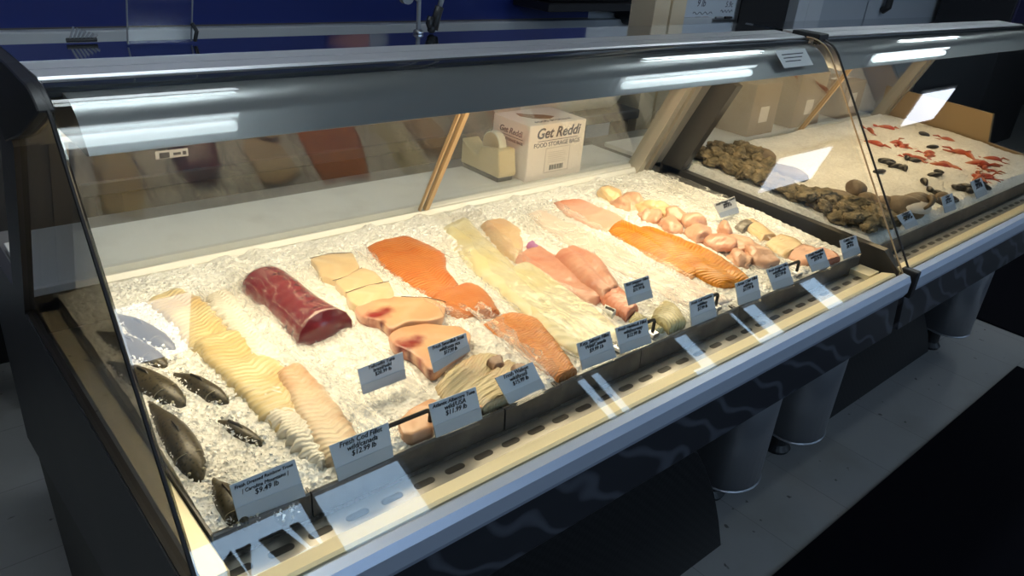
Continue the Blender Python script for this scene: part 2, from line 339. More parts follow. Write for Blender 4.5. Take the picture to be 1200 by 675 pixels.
# front wall (behind the viewer) with the shop windows that light and reflect in the case
WIN = [(.30, 2.08), (3.52, 3.84), (4.52, 4.9), (5.4, 5.92), (6.55, 7.0)]
ZW0, ZW1 = 1.15, 2.36
bm = B(); xs = XL
for a, b in WIN: box(bm, xs, a, YF - .1, YF, 0, ZC); box(bm, a, b, YF - .1, YF, 0, ZW0); box(bm, a, b, YF - .1, YF, ZW1, ZC); xs = b
box(bm, xs, XR, YF - .1, YF, 0, ZC); struct(obj('wall_front', bm, M['frontwall']))
for i, (a, b) in enumerate(WIN):
    bm = B()
    for x0, x1, z0, z1 in ((a, a + .02, ZW0, ZW1), (b - .02, b, ZW0, ZW1), (a, b, ZW0, ZW0 + .02), (a, b, ZW1 - .02, ZW1)): box(bm, x0, x1, YF - .07, YF - .01, z0, z1)
    w = struct(obj('window_%d' % (i + 1), bm, M['mull']))
    bm = B(); box(bm, a + .02, b - .02, YF - .05, YF - .044, ZW0 + .02, ZW1 - .02); obj('pane', bm, M['winglass'], w)
    if i == 0:      # unseen dark panels added on the near window, shaped for its mirrored image
        bm = B()
        for q in ([(.95, 2.2), (1.0, 2.235), (1.02, 2.08), (.93, 2.06)], [(1.02, 2.225), (1.10, 2.225), (1.03, 2.06)], [(1.14, 2.225), (1.27, 2.225), (1.33, 2.07), (1.19, 2.05)],
                  [(1.31, 2.225), (1.36, 2.225), (1.40, 2.06), (1.355, 2.07)], [(1.42, 2.36), (1.5, 2.36), (1.5, 1.9), (1.42, 1.9)]):
            prism(bm, q, 'y', YF - .03, YF - .02)
        box(bm, .8, 1.42, YF - .03, YF - .02, 1.7, 2.055)
        obj('window_dark_panels', bm, M['mull'], w)
    if i == 1:
        bm = B(); box(bm, 3.63, 3.69, YF - .035, YF - .02, ZW0, ZW1); obj('mullion', bm, M['mull'], w)
    if i == 2:
        bm = B(); box(bm, 4.57, 4.66, YF - .035, YF - .02, ZW0 + .86, ZW1); obj('mullion', bm, M['mull'], w)
    if i == 3:
        bm = B(); box(bm, 5.49, 5.63, YF - .035, YF - .02, ZW0 + .86, ZW1); obj('mullion', bm, M['mull'], w)
# double door and dark doorway seen over the second case
dr = struct(thing('door_1', 'grey white double door behind the far case', 'door', (5.4, YB - .02, 0))); del dr['category']
bm = B(); box(bm, 5.62, 6.33, YB - .05, YB - .01, 0, 2.2); box(bm, 6.35, 9.2, YB - .05, YB - .01, 0, 2.2); obj('door_leaf', bm, M['door'], dr)
bm = B(); box(bm, 5.22, 5.36, YB - .09, YB - .005, 0, 2.3); box(bm, 5.40, 5.6, YB - .07, YB - .005, 0, 2.3); obj('door_frame', bm, M['wallw'], dr)
bm = B(); tube(bm, [(6.6, YB - .06, 1.36), (6.6, YB - .1, 1.33), (6.6, YB - .1, 1.17), (6.6, YB - .06, 1.14)], .03); obj('door_handle', bm, M['black'], dr)
bm = B(); box(bm, 4.62, 5.2, YB - .03, YB - .003, 0, 2.2); struct(obj('dark_doorway', bm, M['hole']))  # slab filling the open doorway, its darkness put into the colour

# ceiling lights
def ceiling_strip(x0, x1, y, lab, wide=False):
    t = thing('ceiling_light', lab, 'ceiling light', ((x0 + x1) / 2, y, ZC), 'diffuser ceiling lights over the case back' if wide else 'twin tube ceiling lights')
    bm = B(); box(bm, x0, x1, y - .09, y + .09, ZC - .04, ZC); obj('fixture', bm, M['fixture'], t)
    if wide: bm = B(); box(bm, x0 + .01, x1 - .01, y - .08, y + .08, ZC - .075, ZC - .04); bevel(bm, .012, 3); obj('diffuser', bm, M['rowlight'], t)
    for s in (() if wide else (-1, 1)):
        bm = B(); tube(bm, [(x0 + .02, y + s * .027, ZC - .062), (x1 - .02, y + s * .027, ZC - .062)], .017, 8); obj('tube', bm, M['tubewhite'], t)
for x0, x1 in ((-.16, 1.04), (2.98, 4.14), (5.7, 6.96)): ceiling_strip(x0, x1, .03, 'twin tube ceiling light in the row over the customer side')
for x0, x1 in ((-.26, .94), (2.83, 3.78), (5.5, 6.42)): ceiling_strip(x0, x1, 1.37, 'ceiling light with a rounded diffuser in the row over the case back', True)
ceiling_strip(-2.0, -.8, .9, 'added twin tube light out of view, brightening the floor left of the cases')  # unseen fixture added to lift the dark left floor and side panel
ceiling_strip(-2.0, -.8, 2.0, 'added twin tube light out of view, brightening the rear left floor')  # second unseen fixture, added to brighten the floor further back
def troffer(x0, x1, y0, y1, lab):
    t = thing('ceiling_panel_light', lab, 'ceiling light', ((x0 + x1) / 2, (y0 + y1) / 2, ZC), 'flat ceiling panel lights')
    bm = B(); box(bm, x0 - .03, x1 + .03, y0 - .03, y1 + .03, ZC - .012, ZC); obj('frame', bm, M['fixture'], t)
    bm = B(); box(bm, x0, x1, y0, y1, ZC - .02, ZC - .012); obj('diffuser', bm, M['troffer'], t)
troffer(.3, .91, -1.1, -.76, 'flat panel light mirrored over the whole trout at the near end')
troffer(5.3, 6.1, -1.12, -.8, 'flat panel light mirrored over the oysters')
troffer(7.3, 8.0, -.74, -.42, 'flat panel light mirrored at the back of the far case')

# ================================================================== the display cases
GL = [(.636, .858), (.70, .94888), (.78, 1.06248), (.87, 1.19028), (.971, 1.3337)]          # straight part of the curved front glass (y, z)
for k in range(1, 25):
    a = math.radians(35.15 + (90 - 35.15) * k / 24); GL.append((1.0405 - .085 * math.cos(a), 1.285 + .085 * math.sin(a)))
GL.append((1.05, 1.370))
def soft(o, ang=20):
    for p in o.data.polygons: p.use_smooth = True
    o.data.set_sharp_from_angle(angle=math.radians(ang)); return o
def off_prof(P, d):
    out = []
    for i, p in enumerate(P):
        a, b = P[max(i - 1, 0)], P[min(i + 1, len(P) - 1)]; t = Vector((b[0] - a[0], b[1] - a[1])).normalized()
        out.append((p[0] + t.y * d, p[1] - t.x * d))
    return out
def make_case(nm, x0, x1, label, left_end, right_end):
    t = thing(nm, label, 'display case', ((x0 + x1) / 2, 1.2, 0))
    # ---- body
    bm = B(); prism(bm, [(.642, .80), (.636, .69), (1.2, .47), (1.845, .353), (1.845, .885), (1.515, .885), (1.475, .885), (1.475, .79), (.745, .79), (.735, .822), (.69, .822), (.685, .80)], 'x', x0 + .012, x1 - .012)
    obj('body', bm, M['tub'], t)
    bm = B(); prism(bm, [(.626, .80), (.614, .69), (.634, .69), (.641, .80)], 'x', x0 + .004, x1 - .004); bevel(bm, .002); obj('front_panel', bm, M['fascia'], t)
    bm = B(); prism(bm, [(.618, .797), (.611, .812), (.611, .842), (.618, .856), (.634, .858), (.642, .852), (.642, .797)], 'x', x0 + .002, x1 - .002); obj('bumper_rail', bm, M['bumper'], t)
    bm = B(); prism(bm, [(.642, .80), (.642, .856), (.648, .858), (.678, .849), (.681, .838), (.681, .822), (.684, .80)], 'x', x0 + .012, x1 - .03); obj('steel_ledge', bm, M['ledge'], t)
    # ---- slotted air grille in front of the pans
    bm = B(); prism(bm, [(.684, .80), (.684, .829), (.688, .832), (.734, .832), (.737, .829), (.737, .80)], 'x', x0 + .02, x1 - .03)
    nf = len(bm.faces); x = x0 + .05
    while x + .034 < x1 - .05:
        pts = [(x + .017 + sx * .012 + .006 * math.cos(a), .711 + .006 * math.sin(a)) for sx, r in ((1, (-90, 90)), (-1, (90, 270))) for a in [math.radians(r[0] + (r[1] - r[0]) * k / 6) for k in range(7)]]
        prism(bm, pts, 'z', .8315, .8326); x += .0565
    bm.faces.ensure_lookup_table()
    for f in list(bm.faces)[nf:]: f.material_index = 1
    obj('air_grille', bm, (M['grillesteel'], M['black']), t)
    # ---- glass
    bm = B(); strip(bm, [[(xx, p[0], p[1]) for p in GL] for xx in (x0 + .003, x1 - .016)], 0.006); gl = soft(obj('front_glass', bm, M['glass'], t))
    bm = B()
    tube(bm, [(x0 + .001, p[0], p[1]) for p in off_prof(GL, -.002)], .0027, 6)
    obj('glass_seal', bm, M['black'], gl)
    bm = B(); tube(bm, [(x1 - .0135, p[0], p[1]) for p in off_prof(GL, -.003)], .0022, 6); obj('glass_edge', bm, M['tan'], gl)
    # ---- canopy under the top of the glass
    P = off_prof(GL[4:], .012); first = (GL[4][0] + .012, GL[4][1] - .048)
    lo = (.961, 1.302)
    bm = B(); prism(bm, [lo] + P + [(1.05, 1.352), (1.255, 1.352), (1.255, 1.30), (1.0, 1.30), (lo[0] + .012, lo[1] - .004)], 'x', x0 + .03, x1 - .02); cn = soft(obj('canopy', bm, M['canopy'], t))
    bm = B(); prism(bm, [(1.056, 1.353), (1.056, 1.371), (1.060, 1.374), (1.10, 1.3745), (1.10, 1.353)], 'x', x0 + .01, x1 - .008); prism(bm, [(1.104, 1.353), (1.104, 1.3745), (1.15, 1.375), (1.15, 1.353)], 'x', x0 + .01, x1 - .008); obj('front_trim', bm, M['trimsteel'], t)
    bm = B(); box(bm, x0 + .012, x1 - .012, 1.0425, 1.0555, 1.353, 1.3705); obj('trim_gap_shade', bm, M['black'], t)  # black strip laid in the open gap, shade put into its colour
    bm = B(); prism(bm, [(1.15, 1.353), (1.15, 1.3752), (1.268, 1.3752), (1.272, 1.37), (1.272, 1.29), (1.262, 1.29), (1.262, 1.353)], 'x', x0 + .01, x1 - .008); obj('top_plate', bm, M['topsteel'], t)
    bm = B(); tube(bm, [(x0 + .06, 1.09, 1.287), (x1 - .06, 1.09, 1.287)], .012, 10); obj('case_lamp', bm, M['warmtube'], t)
    # ---- rear doors, leaning forward
    bm = B(); prism(bm, [(1.475, .84), (1.475, .892), (1.482, .902), (1.492, .902), (1.495, .895), (1.502, .910), (1.515, .910), (1.515, .84)], 'x', x0 + .02, x1 - .02); obj('rear_rail', bm, M['white'], t)
    bm = B(); prism(bm, [(1.262, 1.27), (1.275, 1.29), (1.30, 1.285), (1.34, 1.225), (1.325, 1.215)], 'x', x0 + .02, x1 - .02); obj('door_head_rail', bm, M['alum'], t)
    xm = x0 + .893
    for a, b, dy in ((x0 + .05, xm + .01, 0), (xm - .01, x1 - .05, .014)):
        bm = B(); prism(bm, [(1.485 + dy, .902), (1.320 + dy, 1.235), (1.325 + dy, 1.238), (1.490 + dy, .904)], 'x', a, b); pane = obj('rear_glass_door', bm, M['rearglass'], t)
    bm = B()
    prism(bm, [(1.478, .904), (1.314, 1.235), (1.326, 1.24), (1.49, .906)], 'x', xm - .004, xm + .008); prism(bm, [(1.480, .904), (1.316, 1.235), (1.324, 1.24), (1.488, .906)], 'x', xm - .020, xm - .016)
    obj('door_stile', bm, M['tan'], t)
    for s, xe in ((1, x0), (-1, x1)):
        bm = B()
        for k, (w0, w1, d) in enumerate(((.02, .045, 0), (.045, .058, .012), (.058, .085, .004))):
            a, b = sorted((xe + s * w0, xe + s * w1)); prism(bm, [(1.47 + d, .88), (1.305 + d, 1.25), (1.36, 1.25), (1.525, .88)], 'x', a, b)
        obj('rear_post', bm, M['endshade'] if (left_end and s == 1) else M['alum'], t)
    bm = B(); box(bm, x0 + .02, x1 - .02, 1.515, 1.735, .887, .903); bevel(bm, .002); obj('rear_worktop', bm, M['board'], t)
    # ---- legs: rounded steel skirts on black feet
    for lx in ((x0 + .10, x0 + .32), (x1 - .27, x1 - .05)):
        c = (lx[0] + lx[1]) / 2; h = (lx[1] - lx[0]) / 2
        U = [(lx[0], 1.25)] + [(c - h * math.cos(a), .875 - .085 * math.sin(a)) for a in [PI * k / 14 for k in range(15)]] + [(lx[1], 1.25)]
        bm = B(); strip(bm, [[(p[0], p[1], .125 + .02 * (p[1] - .8)) for p in U], [(p[0], p[1], .70 - max(0, (p[1] - .63)) * .39) for p in U]], .006); lg = obj('leg_skirt', bm, M['bumper'] if False else M['skirt'], t, smooth=True)
        bm = B(); tube(bm, [(p[0], p[1], .124 + .02 * (p[1] - .8)) for p in U], .0042, 6); obj('skirt_rim', bm, M['skirt'], lg)
        bm = B(); lathe(bm, [(.045, 0), (.05, .012), (.036, .03), (.034, .62 - .12)], (c + .01, .93, 0)); obj('foot', bm, M['black'], t)
    # ---- ends
    if left_end:
        bm = B(); prism(bm, [(.624, .69), (.626, .858), (.66, .872), (1.445, .879), (1.21, 1.25), (1.24, 1.30), (1.27, 1.30), (1.52, .90), (1.845, .90), (1.845, .353), (1.175, .468), (.63, .60)], 'x', x0 - .006, x0 + .012); obj('end_panel', bm, M['dark'], t)
        bm = B(); prism(bm, [(.85, .52), (1.175, .46), (1.83, .353), (1.70, 0), (.85, 0)], 'x', x0 + .004, x0 + .02); obj('end_base', bm, M['brown'], t)
        bm = B(); prism(bm, [(.652, .868), (1.445, .878), (1.445, .886), (.655, .876)], 'x', x0 - .004, x0 + .014); obj('end_seal', bm, M['black'], t)
        pg = [p for p in off_prof(GL[:-1], .008)] + [(1.24, 1.36), (1.235, 1.25), (1.445, .886), (.66, .876)]
        bm = B(); prism(bm, pg, 'x', x0 + .002, x0 + .008); obj('end_glass', bm, M['endglass'], t)
        # black moulded cap round the top corner
        bm = B(); A = off_prof(GL[3:], -.006); Bq = off_prof(GL[3:], .035)
        cap = off_prof(GL[10:], -.004) + [(1.06, 1.374), (1.13, 1.378), (1.30, 1.378), (1.30, 1.30), (1.24, 1.25), (1.12, 1.29), (1.04, 1.325)]
        prism(bm, cap, 'x', x0 - .010, x0 + .008); bevel(bm, .003, 1); obj('corner_cap', bm, M['black'], t)
    else:
        # dark frame on which this case's near end stands against its neighbour
        bm = B(); prism(bm, [(.66, .80), (.66, .845), (.71, .885), (1.40, .905), (1.46, .905), (1.46, .80)], 'x', x0 + .004, x0 + .03); prism(bm, [(1.40, .88), (1.25, 1.20), (1.32, 1.22), (1.47, .905), (1.47, .88)], 'x', x0 + .004, x0 + .035); obj('end_frame', bm, M['darkframe'], t)
        bm = B(); box(bm, x0 - .016, x0 + .008, .606, .648, .792, .866); bevel(bm, .003); obj('glass_clamp', bm, M['black'], t)
        bm = B(); box(bm, x0 - .03, x0 + .02, 1.02, 1.10, 1.368, 1.384); bevel(bm, .003); obj('corner_cap', bm, M['black'], t)
    if right_end:
        bm = B(); prism(bm, [(.626, .69), (.626, .85), (.66, .87), (1.02, .905), (1.04, 1.02), (1.5, 1.04), (1.5, .9), (1.845, .9), (1.845, .353), (1.2, .47)], 'x', x1 - .03, x1 - .01); obj('end_panel', bm, M['tanpanel'], t)
    # small parts at the glass foot
    bm = B(); box(bm, x1 - .075, x1 - .02, .688, .74, .79, .845); obj('end_bracket', bm, M['ledge'], t)
    bm = B(); box(bm, x0 + .013, x0 + (.049 if left_end else .036), .690, 1.472, .80, .862); bevel(bm, .002, 1); obj('end_ledge', bm, M['ledge'], t)
    return t
M['trimsteel'] = pm('trim_steel', (.8, .8, .82), .42, .8)
M['endshade'] = pm('shaded_end_post', (.10, .09, .075), .5)  # left rear post, coloured darker to stand in for weaker light there
M['endglass'] = glass_mat('end_glass', (.55, .55, .52), .07)
M['sticker'] = pm('grey_sticker', (.16, .16, .17), .5)
M['skirt'] = pm('steel_skirt', (.40, .41, .44), .36, .7)
M['darkframe'] = pm('dark_grey_frame', (.055, .053, .05), .35, .4)
M['tanpanel'] = pm('tan_end_panel', (.36, .25, .13), .4, .3)
CA0, CA1, CB0, CB1 = .186, 1.978, 2.004, 3.66
make_case('fish_display_case', CA0, CA1, 'near refrigerated glass display case of fillets on ice, full length in view', True, False)
make_case('shellfish_display_case', CB0, CB1, 'far glass display case of oysters and shellfish on ice, joined at the right', False, True)

# warm light under each canopy (the case lamps, plus added end lights)
def area(name, loc, sx, sy, power, col, rot=(0, 0, 0)):
    l = D.lights.new(name, 'AREA'); l.shape = 'RECTANGLE'; l.size = sx; l.size_y = sy; l.energy = power; l.color = col
    o = D.objects.new(name, l); COL.objects.link(o); o.location = loc; o.rotation_euler = rot; return o
area('case_light', ((CA0 + CA1) / 2, 1.115, 1.294), CA1 - CA0 - .1, .22, 7.2, (1, .82, .55))
for xx in (CA0 + .3, CA1 - .3): area('case_light', (xx, 1.115, 1.2935),   .5, .22, 1.8, (1, .82, .55))  # extra lights added to brighten the dim ends of the bed
area('case_light', ((CB0 + CB1) / 2, 1.115, 1.294), CB1 - CB0 - .1, .22, 4.6, (1, .73, .40))
# daylight outside the shop windows
w = D.worlds.new('sky'); S.world = w; w.use_nodes = True
w.node_tree.nodes['Background'].inputs[0].default_value = (.50, .70, 1, 1); w.node_tree.nodes['Background'].inputs[1].default_value = 5.5
for a, b in WIN:
    p = area('daylight_portal', ((a + b) / 2, YF - .12, (ZW0 + ZW1) / 2), b - a, ZW1 - ZW0, 1, (1, 1, 1), (PI / 2, 0, 0)); p.data.cycles.is_portal = True

# ================================================================== ice
RIDGE = [(.455, .55), (.60, .62), (.80, .9), (.965, 1.05), (1.17, 1.20), (1.36, 1.37), (1.56, 1.55), (1.70, 1.70)]   # x of the ice ridges at (front, rear)
def icez(x, y):
    z = .868 + .022 * min(1, max(0, (y - .75) / .3)) + .004 * fbm(x * 7, y * 7, 3)
    return z
def ice_top(x, y):
    z = icez(x, y); k = (y - .76) / .70
    for a, b in RIDGE:
        d = x - (a + (b - a) * k); z += .011 * math.exp(-(d / .022) ** 2) * min(1, max(0, (y - .80) / .1))
    z += .004 * abs(noise.noise(Vector((x * 42, y * 42, 0)))) + .0035 * noise.noise(Vector((x * 90, y * 90, 5)))
    e = min(1, max(0, (y - .75) / .02)) ; return .862 + (z - .862) * e
def ice_obj(name, x0, x1, y0, y1, nx, ny, fz, label, m):
    bm = B(); R = []
    for j in range(ny + 1):
        y = y0 + (y1 - y0) * j / ny; R.append([bm.verts.new((x0 + (x1 - x0) * i / nx, y, fz(x0 + (x1 - x0) * i / nx, y))) for i in range(nx + 1)])
    for a, b in zip(R, R[1:]):
        for i in range(nx): bm.faces.new((a[i], a[i + 1], b[i + 1], b[i]))
    # skirts down to the tub so the bed has depth
    def skirt(vs):
        lo = [bm.verts.new((v.co.x, v.co.y, .80)) for v in vs]
        for i in range(len(vs) - 1): bm.faces.new((vs[i], lo[i], lo[i + 1], vs[i + 1]))
    skirt(R[0]); skirt(R[-1][::-1]); skirt([r[0] for r in R][::-1]); skirt([r[-1] for r in R])
    o = obj(name, bm, m, smooth=False, loc=((x0 + x1) / 2, (y0 + y1) / 2, .80)); o['kind'] = 'stuff'; tag(o, label, 'ice'); return o
ice_obj('crushed_ice', .240, 1.945, .752, 1.47, 420, 180, ice_top, 'bed of white crushed ice under the fillets in the near case', M['ice'])
def ice2(x, y):
    z = .884 + .035 * min(1, max(0, (y - .75) / .55)) + .010 * fbm(x * 4, y * 4, 8) + .004 * abs(noise.noise(Vector((x * 40, y * 40, 0)))); e = min(1, max(0, (y - .75) / .03)); return .865 + (z - .865) * e
ice_obj('crushed_ice', CB0 + .058, CB1 - .046, .752, 1.47, 260, 120, ice2, 'bed of yellowish crushed ice under the shellfish in the far case', M['ice'])
# loose crystals glinting on top of the trout end of the bed
def crystals(name, n, x0, x1, y0, y1, fz, s, label):
    bm = B()
    for _ in range(n):
        x, y = random.uniform(x0, x1), random.uniform(y0, y1); z = fz(x, y) + s * .3; r = s * random.uniform(.4, 1.1)
        vs = [bm.verts.new(Vector((x, y, z)) + Vector((random.uniform(-1, 1), random.uniform(-1, 1), random.uniform(-.7, .8))) * r) for _ in range(4)]
        for f in ((0, 1, 2), (0, 3, 1), (1, 3, 2), (2, 3, 0)): bm.faces.new([vs[i] for i in f])
    o = obj(name, bm, M['crystal'], loc=((x0 + x1) / 2, (y0 + y1) / 2, .86)); o['kind'] = 'stuff'; tag(o, label, 'ice')
crystals('ice_chips', 3200, .243, .56, .76, 1.45, ice_top, .0042, 'loose clear ice chips scattered around the whole trout')
crystals('ice_chips', 1800, .56, 1.93, 1.33, 1.46, ice_top, .004, 'loose clear ice chips along the rear rail of the near case')

# ================================================================== pans with lips and handles
def pan(x0, x1, lab, y0=.740, handle=None):
    t = thing('ice_pan', lab, 'pan', ((x0 + x1) / 2, y0, .832), 'dark metal pans holding the ice')
    bm = B(); prism(bm, [(y0, .833), (y0 + .003, .872), (y0 + .006, .874), (y0 + .010, .872), (y0 + .010, .833)], 'x', x0, x1)
    for xx in (x0, x1 - .004): box(bm, xx, xx + .004, y0 + .010, 1.45, .833, .868)
    obj('wall', bm, M['pan'], t)
    bm = B(); prism(bm, [(y0 - .0008, .842), (y0 + .0012, .858), (y0 + .003, .858), (y0 + .001, .842)], 'x', (x0 + x1) / 2 - .03, (x0 + x1) / 2 + .03); obj('label_holder', bm, M['clear'], t)
    if handle:
        a, b = handle; bm = B(); z = .872
        pts = [(a, y0 + .032, z)] + [(a + .008 - .008 * math.cos(q), y0 + .032, z + .028 + .008 * math.sin(q)) for q in [PI / 2 * k / 5 for k in range(6)]] + [(b - .008 + .008 * math.sin(q), y0 + .032, z + .028 + .008 * math.cos(q)) for q in [PI / 2 * k / 5 for k in range(6)]] + [(b, y0 + .032, z)]
        tube(bm, pts, .0036, 8); h = obj('handle', bm, M['black'], t)
        for xx in (a, b): bm = B(); box(bm, xx - .009, xx + .009, y0 + .020, y0 + .040, .870, .880); bevel(bm, .002, 1); obj('handle_foot', bm, M['steel'], h)
hx = lambda px, py: W(px, py, .873).x
pan(.2365, hx(382, 600), 'dark pan front at the near end below the rainbow trout tag')
pan(hx(382, 600) + .002, hx(600, 487), 'dark pan front with black handle below the cod and albacore tags', handle=(hx(464, 545), hx(519, 515)))
pan(hx(600, 487) + .002, hx(663, 455), 'dark pan front sticking forward below the walleye tag', y0=.738)
pan(hx(663, 455) + .002, hx(754, 412), 'dark pan front with black handle below the keta salmon tag', handle=(hx(741, 418), hx(779, 400)))
pan(hx(754, 412) + .002, hx(870, 362), 'dark pan front with black handle below the flounder tag', handle=(hx(833, 376), hx(853, 368)))
pan(hx(870, 362) + .002, hx(1012, 300), 'dark pan front with black handle at the far end of the near case', handle=(hx(929, 336), hx(950, 328)))
pan(CB0 + .052, CB1 - .04, 'long dark pan front holding the shellfish ice in the far case')

# ================================================================== fish
ZF = .896
def resample(P, n, smooth=True):
    P = [Vector(p) for p in P]; L = [0]
    for a, b in zip(P, P[1:]): L.append(L[-1] + (b - a).length)
    out = []
    for k in range(n):
        s = L[-1] * k / (n - 1); i = max(j for j in range(len(L) - 1) if L[j] <= s + 1e-9); f = (s - L[i]) / max(1e-9, L[i + 1] - L[i])
        if smooth:
            p0, p1, p2, p3 = P[max(i - 1, 0)], P[i], P[i + 1], P[min(i + 2, len(P) - 1)]
            out.append(.5 * ((2 * p1) + (p2 - p0) * f + (2 * p0 - 5 * p1 + 4 * p2 - p3) * f * f + (3 * p1 - p0 - 3 * p2 + p3) * f ** 3))
        else: out.append(P[i].lerp(P[i + 1], f))
    return out
SEED = [0]
def slab_bm(A, Bp, th=.018, nu=40, nv=14, chev=.0008, nchev=30, wob=.003, zoff=0., pw=.6, endr=.10, zs=None, edge=.0022, med=.0):
    """a fillet lying on the ice between two edges seen in the photo (rear to front)"""
    SEED[0] += 1; sd = SEED[0] * 3.7
    zs = zs or ZF + zoff
    A = resample([W(p[0], p[1], zs) for p in A], nu); Bp = resample([W(p[0], p[1], zs) for p in Bp], nu)
    bm = B(); uvl = bm.loops.layers.uv.new('UVMap'); top, bot = [], []; uvd = {}
    for i in range(nu):
        s = i / (nu - 1); e = min(1, s / endr, (1 - s) / endr); e = math.sqrt(max(0, 1 - (1 - max(0, e)) ** 2)); rt_, rb = [], []
        for j in range(nv):
            v = j / (nv - 1); p = A[i].lerp(Bp[i], v); tt = 2 * v - 1
            ja = edge * noise.noise(Vector((s * 30, sd, v * 2))) * abs(tt) ** 3
            dirn = (Bp[i] - A[i]).normalized(); p = p + dirn * ja * 2 + Vector((0, 1, 0)) * edge * noise.noise(Vector((v * 9, sd, 2))) * (1 - e); p.y = max(p.y, .7575 + .002 * v)
            h = th * .8 * (.25 + .75 * (1 - abs(tt) ** 3.6) ** .8) * (.35 + .65 * e)
            h += chev * math.sin((s * nchev + abs(tt) * 2.2) * 2 * PI) * (1 - abs(tt) ** 4) + wob * noise.noise(Vector((p.x * 22, p.y * 22, sd)))
            h -= med * math.exp(-(tt / .08) ** 2)
            base = icez(p.x, p.y) + zoff
            q = bm.verts.new((p.x, p.y, base + max(.002, h))); rt_.append(q); uvd[q] = (s, v)
            rb.append(bm.verts.new((p.x, p.y, base - .010))); uvd[rb[-1]] = (s, v)
        top.append(rt_); bot.append(rb)
    def quad(a, b, c, d): bm.faces.new((a, b, c, d))
    for i in range(nu - 1):
        for j in range(nv - 1):
            quad(top[i][j], top[i][j + 1], top[i + 1][j + 1], top[i + 1][j]); quad(bot[i][j], bot[i + 1][j], bot[i + 1][j + 1], bot[i][j + 1])
        quad(top[i][0], top[i + 1][0], bot[i + 1][0], bot[i][0]); quad(top[i][-1], bot[i][-1], bot[i + 1][-1], top[i + 1][-1])
    for j in range(nv - 1): quad(top[0][j], bot[0][j], bot[0][j + 1], top[0][j + 1]); quad(top[-1][j], top[-1][j + 1], bot[-1][j + 1], bot[-1][j])
    bmesh.ops.recalc_face_normals(bm, faces=bm.faces)
    for f in bm.faces:
        for lp in f.loops: lp[uvl].uv = uvd[lp.vert]
    return bm
def center(bm):
    c = Vector((0, 0, 0))
    for v in bm.verts: c += v.co
    c /= len(bm.verts); c.z = min(v.co.z for v in bm.verts); return c
def fish(name, bm, m, label, cat, group=None):
    o = obj(name, bm, m, smooth=True, loc=center(bm)); tag(o, label, cat, group); return o
def poly_bm(out, th=.02, zoff=0., wob=.0015, n=56, uvrot=0.):
    """a steak: flat cut top with upright rounded sides"""
    SEED[0] += 1; sd = SEED[0] * 2.3
    P = [W(p[0], p[1], ZF + zoff) for p in out]; P = resample(P + [P[0]], n + 1, False)[:-1]
    for _ in range(1): P = [(P[i - 1] + P[i] * 2 + P[(i + 1) % n]) / 4 for i in range(n)]
    for p in P: p.y = max(p.y, .7585)
    c = sum(P, Vector((0, 0, 0))) / n; xs = [p.x for p in P]; ys = [p.y for p in P]
    bm = B(); uvl = bm.loops.layers.uv.new('UVMap'); uvd = {}; rings = []
    for sc, h in ((.97, -.008), (1, .25), (1.0, .75), (.985, .92), (.95, 1.0), (.8, 1.02), (.6, 1.03), (.4, 1.03), (.2, 1.03)):
        ring = []
        for p in P:
            q = c + (p - c) * sc; z = icez(c.x, c.y) * .4 + icez(q.x, q.y) * .6 + zoff + (h * th if h > 0 else h)
            if sc < 1 and h > 0: z += wob * noise.noise(Vector((q.x * 30, q.y * 30, sd)))
            v = bm.verts.new((q.x, q.y, z)); uvd[v] = ((q.x - min(xs)) / max(1e-5, max(xs) - min(xs)), (q.y - min(ys)) / max(1e-5, max(ys) - min(ys))); ring.append(v)
        rings.append(ring)
    for a, b in zip(rings, rings[1:]):
        for k in range(n): bm.faces.new((a[k], a[(k + 1) % n], b[(k + 1) % n], b[k]))
    bm.faces.new(rings[0]); cv = bm.verts.new((c.x, c.y, sum(v.co.z for v in rings[-1]) / n)); uvd[cv] = (.5, .5)
    for k in range(n): bm.faces.new((rings[-1][k], rings[-1][(k + 1) % n], cv))
    bmesh.ops.recalc_face_normals(bm, faces=bm.faces)
    for f in bm.faces:
        for lp in f.loops: lp[uvl].uv = uvd[lp.vert]
    return bm

codY = flesh_mat('cod_yellow', (.72, .58, .30), (.80, .72, .52), (.64, .44, .18), 170, 22, amt=.4)
codW = flesh_mat('cod_white', (.86, .82, .72), (.70, .62, .48), (.88, .84, .76), 170, 20, amt=.45)
codT = flesh_mat('cod_tan', (.80, .62, .42), (.86, .77, .60), (.62, .34, .18), 150, 20, amt=.45)
sword = flesh_mat('swordfish_pale', (.72, .55, .33), (.78, .64, .45), (.66, .46, .27), 14, 10, amt=.35)
swordP = flesh_mat('swordfish_pink', (.68, .40, .22), (.74, .49, .32), (.62, .32, .17), 10, 12, amt=.4, c4_=(.66, .36, .24))
blood = pm('bloodline', (.22, .035, .028), .35, var=(60, (.38, .08, .06), .35, .65))
salmon = flesh_mat('salmon_flesh', (.62, .19, .04), (.76, .34, .13), (.58, .15, .03), 230, 30, amt=.6, blotch=30)
keta = flesh_mat('keta_flesh', (.66, .245, .065), (.76, .37, .14), (.56, .16, .035), 240, 26, blotch=120, amt=.4)
char = flesh_mat('char_flesh', (.66, .24, .012), (.80, .38, .04), (.58, .17, .008), 210, 40, amt=.55, blotch=30)
charP = flesh_mat('char_tail', (.80, .46, .34), (.86, .56, .44), (.84, .52, .40), 30, 8, amt=.3, c4_=(.66, .17, .05))
hadd = flesh_mat('haddock_flesh', (.78, .72, .48), (.84, .80, .64), (.74, .64, .32), 50, 8, amt=.4)
snap = flesh_mat('snapper_pink', (.64, .32, .22), (.72, .42, .31), (.56, .22, .15), 90, 16, amt=.15, blotch=26, bs=.12)
snapT = flesh_mat('snapper_tan', (.70, .50, .30), (.78, .58, .38), (.66, .42, .26), 80, 16, amt=.2, bs=.12)
